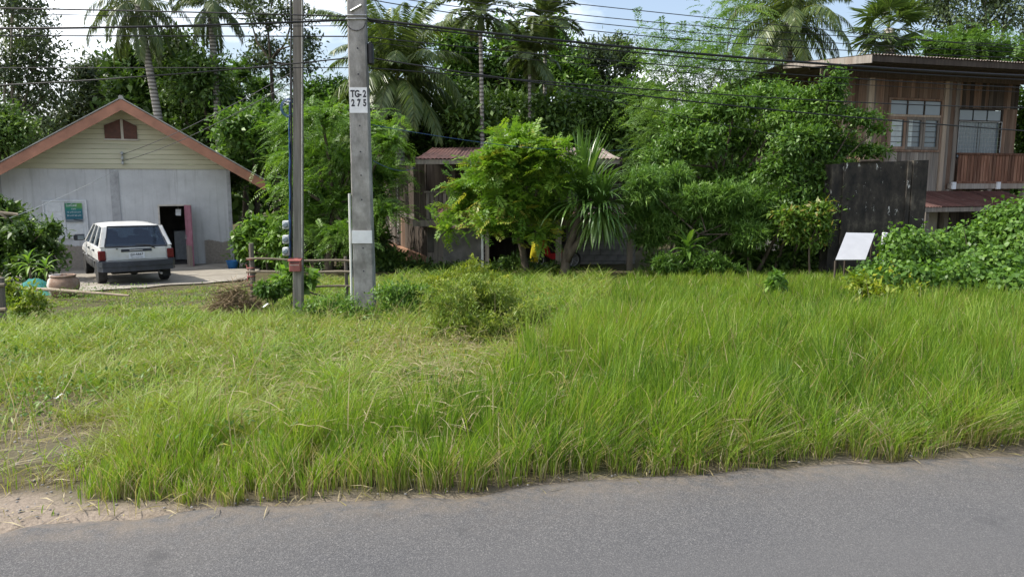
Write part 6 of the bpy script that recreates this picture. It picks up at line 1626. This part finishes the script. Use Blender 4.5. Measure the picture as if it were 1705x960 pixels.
# ------------------------------------------------------------------ meadow
def blades():
    rng = np.random.default_rng(202)
    N = 392000
    Y = 3.6 + (20.5 - 3.6) * rng.random(N) ** 1.35
    # thin out with distance
    X = rng.uniform(-1, 1, N) * (Y * .80 + .8)
    s = sdist(X, Y); px = X / Y * FPX + 852
    n1 = fnoise(X, Y, .55); n2 = fnoise(X + 40, Y, 1.6); n3 = vnoise(X, Y + 70, 4.5)
    # where tall fresh grass grows: a verge strip widening to the right, then everything right of the dry patch
    band = np.interp(px, [-200, 120, 300, 600, 760, 850, 930, 1000, 1100], [.5, .75, 1.0, 1.4, 1.9, 2.6, 4.0, 7.5, 20]) + (n2 - .5) * 1.4
    tall = sstep(.45, -.45, s - band)
    bare = sandness(X, Y) ; lot = sstep(190, 50, px + (n2 - .5) * 260) * sstep(4.4, 2.6, s + (n1 - .5) * 2)
    dry = np.exp(-((px - 790) / 210) ** 2 - ((s - 5.2) / 1.5) ** 2) * (1 - tall)
    farlawn = sstep(8.5, 11, s) * (1 - tall)
    dens = .35 + .65 * sstep(.25, .55, n2)
    dens = np.maximum(dens, tall * (.32 + .6 * sstep(.25, .65, n3))) * (1 - .94 * sstep(.15, .5, bare)) * (1 - .90 * lot)
    dens = dens * np.where(s < .02, 0, 1)
    # nothing on the yard or under the houses
    inyard = (X < -4.75 - (Y - 17) * .3) & (Y > 16.7 + .9 * sstep(150, 420, px) * 2.2 + (n2 - .5) * 1.2) & (px > 30)
    house = (Y > 23.0) | ((px > 690) & (Y > 22.9))
    keep = (rng.random(N) < dens) & ~inyard & ~house
    X, Y, s, px, n1, n2, n3, tall, dry, bare, lot, farlawn = [a[keep] for a in (X, Y, s, px, n1, n2, n3, tall, dry, bare, lot, farlawn)]
    n = len(X)
    # tufts: pull some blades together
    cx = np.round(X / .22) * .22 + .09 * np.sin(np.round(Y / .22) * 12.9); cy = np.round(Y / .22) * .22 + .09 * np.sin(np.round(X / .22) * 7.3)
    pull = rng.random(n) * .55; X = X + (cx - X) * pull; Y = Y + (cy - Y) * pull
    edge = sstep(.0, .8, sdist(X, Y))
    hgt = tall * (.30 + .30 * n1 + .34 * (n3 - .5)) * (.74 + .26 * edge) * np.interp(px, [0, 350, 900], [.36, .48, 1.0]) + (1 - tall) * (.08 + .58 * n2 * (.30 + 1.25 * n3)) * np.where(px < 440, np.interp(s, [6.5, 9, 11.5], [1, .75, .45]), 1)
    hgt *= np.interp(s, [3, 7, 11], [1, .82, .50]) * np.where((px > 640) & (px < 1010) & (s > 10), 1.7, 1)
    hgt *= rng.uniform(.55, 1.2, n) * (1 - .5 * lot)
    var = np.clip(.30 + .42 * (n1 - .5) + .13 * rng.normal(size=n) + .14 * (1 - tall) + .16 * (n3 - .5), 0, .70)
    var = np.where((s > 9.5) & (px > 620) & (px < 1050), var * .55, var)  # shade of the taller grass put into the colour: deeper green here
    oliv = rng.random(n) < (.09 + .52 * (1 - tall) * sstep(.3, .6, n1)); var = np.where(oliv, rng.uniform(.55, .76, n), var)
    straw = rng.random(n) < (.05 + .30 * (1 - tall) * sstep(.30, .62, n2) + .46 * dry + .10 * sstep(700, 250, px) * tall + .25 * (1 - edge)); var = np.where(straw, rng.uniform(.80, 1.0, n), var)
    hc = np.sin(np.round(X / .26) * 127.1 + np.round(Y / .26) * 311.7) * 43758.5; hc = hc - np.floor(hc)
    hd = np.sin(np.round(X / .26) * 269.5 + np.round(Y / .26) * 183.3) * 24634.6; hd = hd - np.floor(hd)
    hgt *= .74 + .36 * hc
    var = np.where(var < .72, np.clip(var + .20 * (hd - .5), 0, .72), var)
    lean = np.where(tall > .5, .055, .6) + .12 * np.abs(rng.normal(size=n)); lean = np.where(straw & (tall < .5), 1.5, lean); lean = np.where(straw & (tall >= .5), .38, lean)
    out_ = np.interp(px, [700, 1250], [.15, 1]); lean = np.where(edge < .35, lean + .28 * out_, lean)
    az = rng.uniform(0, 2 * np.pi, n)
    wx, wy = .04, -.03
    dx = np.cos(az) * lean + wx + .10 * np.cos(hd * 6.28) * (.4 + hc); dy = np.sin(az) * lean + wy - .18 * (1 - edge) * out_ + .10 * np.sin(hd * 6.28) * (.4 + hc)
    w = (.0034 + .0021 * rng.random(n)) * (1 + Y / 7.5) * np.where(straw, .75, 1.0)
    base = np.stack([X, Y, H(X, Y) - .02], 1)
    fa = rng.uniform(0, np.pi, n); side = np.stack([np.cos(fa) , np.sin(fa) * .6, np.zeros(n)], 1)
    L = hgt * 1.06
    dirh = np.stack([dx, dy, np.zeros(n)], 1)
    up = np.sqrt(np.clip(1 - np.clip(lean, 0, .96) ** 2, .05, 1))
    m1 = base + dirh * (L * .38)[:, None] * .55; m1[:, 2] += L * .5 * up
    m2 = base + dirh * (L * .85)[:, None] * .9; m2[:, 2] += L * .86 * up
    tip = base + dirh * (L * 1.2)[:, None]; tip[:, 2] += L * 1.02 * up * np.where(lean > .9, .7, 1)
    W3 = w[:, None]
    V = np.stack([base - side * W3 * .4, base + side * W3 * .4, m1 - side * W3 * .5, m1 + side * W3 * .5, m2 - side * W3 * .34, m2 + side * W3 * .34, tip], 1)
    # stalks near the foot are straw coloured in tall grass
    vv = np.repeat(var[:, None], 7, 1)
    foot = (rng.random(n) < .75) & (tall > .4)
    vv[:, 0:2] = np.where(foot[:, None], np.maximum(vv[:, 0:2], .84), vv[:, 0:2])
    vv[:, 2:4] = np.where(foot[:, None], np.minimum(1, vv[:, 2:4] + .12), vv[:, 2:4])
    vv[:, 6] = np.minimum(1, vv[:, 6] + .08)
    co = V.reshape(-1, 3); i = np.arange(n)[:, None] * 7
    q = np.concatenate([i + np.array([[0, 1, 3, 2, 2, 3, 5, 4, 4, 5, 6]])], 1)
    me = bpy.data.meshes.new('meadow_grass')
    me.vertices.add(len(co)); me.vertices.foreach_set('co', co.astype(np.float32).ravel())
    me.loops.add(q.size); me.loops.foreach_set('vertex_index', q.astype(np.int32).ravel())
    st = (np.arange(n)[:, None] * 11 + np.array([[0, 4, 8]])).ravel(); tot = np.tile([4, 4, 3], n)
    me.polygons.add(len(st)); me.polygons.foreach_set('loop_start', st.astype(np.int32)); me.polygons.foreach_set('loop_total', tot.astype(np.int32))
    a = me.attributes.new('var', 'FLOAT', 'POINT'); a.data.foreach_set('value', vv.astype(np.float32).ravel())
    me.update(calc_edges=True)
    o = link('meadow_grass', me, None, M['grass']); props(o, kind='stuff')
    print('grass blades', n)
blades()
def ground_weeds():
    """low broad leaved weeds among the shorter grass, and dead straw lying about"""
    rng = np.random.default_rng(303)
    n = 15000
    Y = rng.uniform(4.5, 18, n); X = rng.uniform(-1, 1, n) * (Y * .75); px = X / Y * FPX + 852; s = sdist(X, Y); n2 = fnoise(X + 11, Y, 1.1)
    ok = (rng.random(n) < sstep(.42, .62, n2)) & (s > .5) & (px < 1000) & ~((Y > 17) & (px < 420)) & (sandness(X, Y) < .3)
    X, Y, n2 = X[ok], Y[ok], n2[ok]; m = len(X)
    lv = Leaves()
    for _ in range(3):
        P = np.stack([X + rng.normal(size=m) * .06, Y + rng.normal(size=m) * .06, H(X, Y) + rng.uniform(.02, .26, m)], 1)
        lv.add(P, rng.normal(size=(m, 3)) + UP * .2, UP + rng.normal(size=(m, 3)) * .4, rng.uniform(.03, .075, m), rng.uniform(.014, .03, m), np.clip(.5 + .25 * rng.normal(size=m), 0, 1))
    o = lv.build('ground_weeds', M['lf_mixed']); props(o, kind='stuff')
    lv = Leaves(); n = 9000
    px = rng.normal(780, 260, n); Y = rng.normal(7.6, 1.5, n).clip(4.6, 13); X = (px - 852) / FPX * Y
    k_ = 750
    tt = rng.uniform(-3, 9, k_); X[:k_] = E0.x + RD.x * tt; Y[:k_] = E0.y + RD.y * tt; so = rng.normal(.10, .11, k_); X[:k_] += RN.x * so; Y[:k_] += RN.y * so
    lt = slice(n - 1500, n); tt = rng.uniform(-3.8, -.4, 1500); so2 = rng.uniform(.3, 3.4, 1500); X[lt] = E0.x + RD.x * tt + RN.x * so2; Y[lt] = E0.y + RD.y * tt + RN.y * so2
    patch = fnoise(X + 3, Y + 8, 1.2); ok = (sdist(X, Y) > -.12) & ((patch > .42) | (np.arange(n) < k_)); X, Y = X[ok], Y[ok]; idx = np.arange(n)[ok]; m = len(X)
    zz = np.where((idx < k_) | (idx > n - 1500), .0, rng.uniform(.08, .30, m))
    D = rng.normal(size=(m, 3)) * np.array([1, 1, .28])
    lv.add(np.stack([X, Y, H(X, Y) + .025 + zz], 1), D, UP + rng.normal(size=(m, 3)) * .4, rng.uniform(.08, .38, m) * np.where(idx < k_, .5, 1), .007, rng.uniform(.78, 1, m), .1, .5, .12)
    o = lv.build('dry_straw', M['grass']); props(o, kind='stuff')
    # long bent stalks that stand over the grass
    n = 1500; X = rng.uniform(-4, 9, n); Y = rng.uniform(4.2, 12, n); ok = (sdist(X, Y) > .15) & (np.abs(X) < Y * .8) & ~((X < -2.2) & (sdist(X, Y) < .9)); X, Y = X[ok], Y[ok]; m = len(X)
    lv = Leaves(); az = rng.uniform(0, 6.28, m); ln = rng.uniform(.2, .9, m)
    D0 = np.stack([np.cos(az) * ln + .15, np.sin(az) * ln, np.ones(m)], 1); L0 = rng.uniform(.22, .42, m); P0 = np.stack([X, Y, H(X, Y)], 1); v0 = rng.choice([.5, .66, .78, .84, .9], m)
    side = np.stack([np.ones(m), np.zeros(m), np.zeros(m)], 1) * .0035
    P1 = P0 + unit(D0) * L0[:, None]; D1 = D0 - UP * .75 * ln[:, None]; P2 = P1 + unit(D1) * (L0 * .8)[:, None]
    for a_, b_, s0, s1 in ((P0, P1, 1, .9), (P1, P2, .9, .25)):
        lv.v.append(np.stack([a_ - side * s0, a_ + side * s0, b_ + side * s1, b_ - side * s1], 1)); lv.a.append(np.repeat(v0[:, None], 4, 1))
    o = lv.build('bent_grass_stalks', M['grass']); props(o, kind='stuff')
    # pebbles on the sandy corner
    bm = BM()
    for q_ in range(1000):
        t_ = rng.uniform(-3.2, .2) if rng.random() < .7 else rng.uniform(-6, 8); s_ = abs(rng.normal(.2, .3)) if t_ < .3 else abs(rng.normal(.03, .06))
        if q_ > 420: t_ = rng.uniform(-3.6, -.7); s_ = rng.uniform(.5, 3.2)
        x = E0.x + RD.x * t_ + RN.x * s_; y = E0.y + RD.y * t_ + RN.y * s_; r = rng.uniform(.003, .011) * (1 if q_ < 420 else 1.5)
        mtx = Matrix.Translation((x, y, h1(x, y) + r * .2)) @ Matrix.Rotation(rng.uniform(0, 6), 4, 'Z') @ Matrix.Diagonal((r, r * .8, r * .6, 1))
        bmesh.ops.create_icosphere(bm, subdivisions=1, radius=1, matrix=mtx)
    o = obj('gravel', bm, M['grey_block']); props(o, kind='stuff')
ground_weeds()
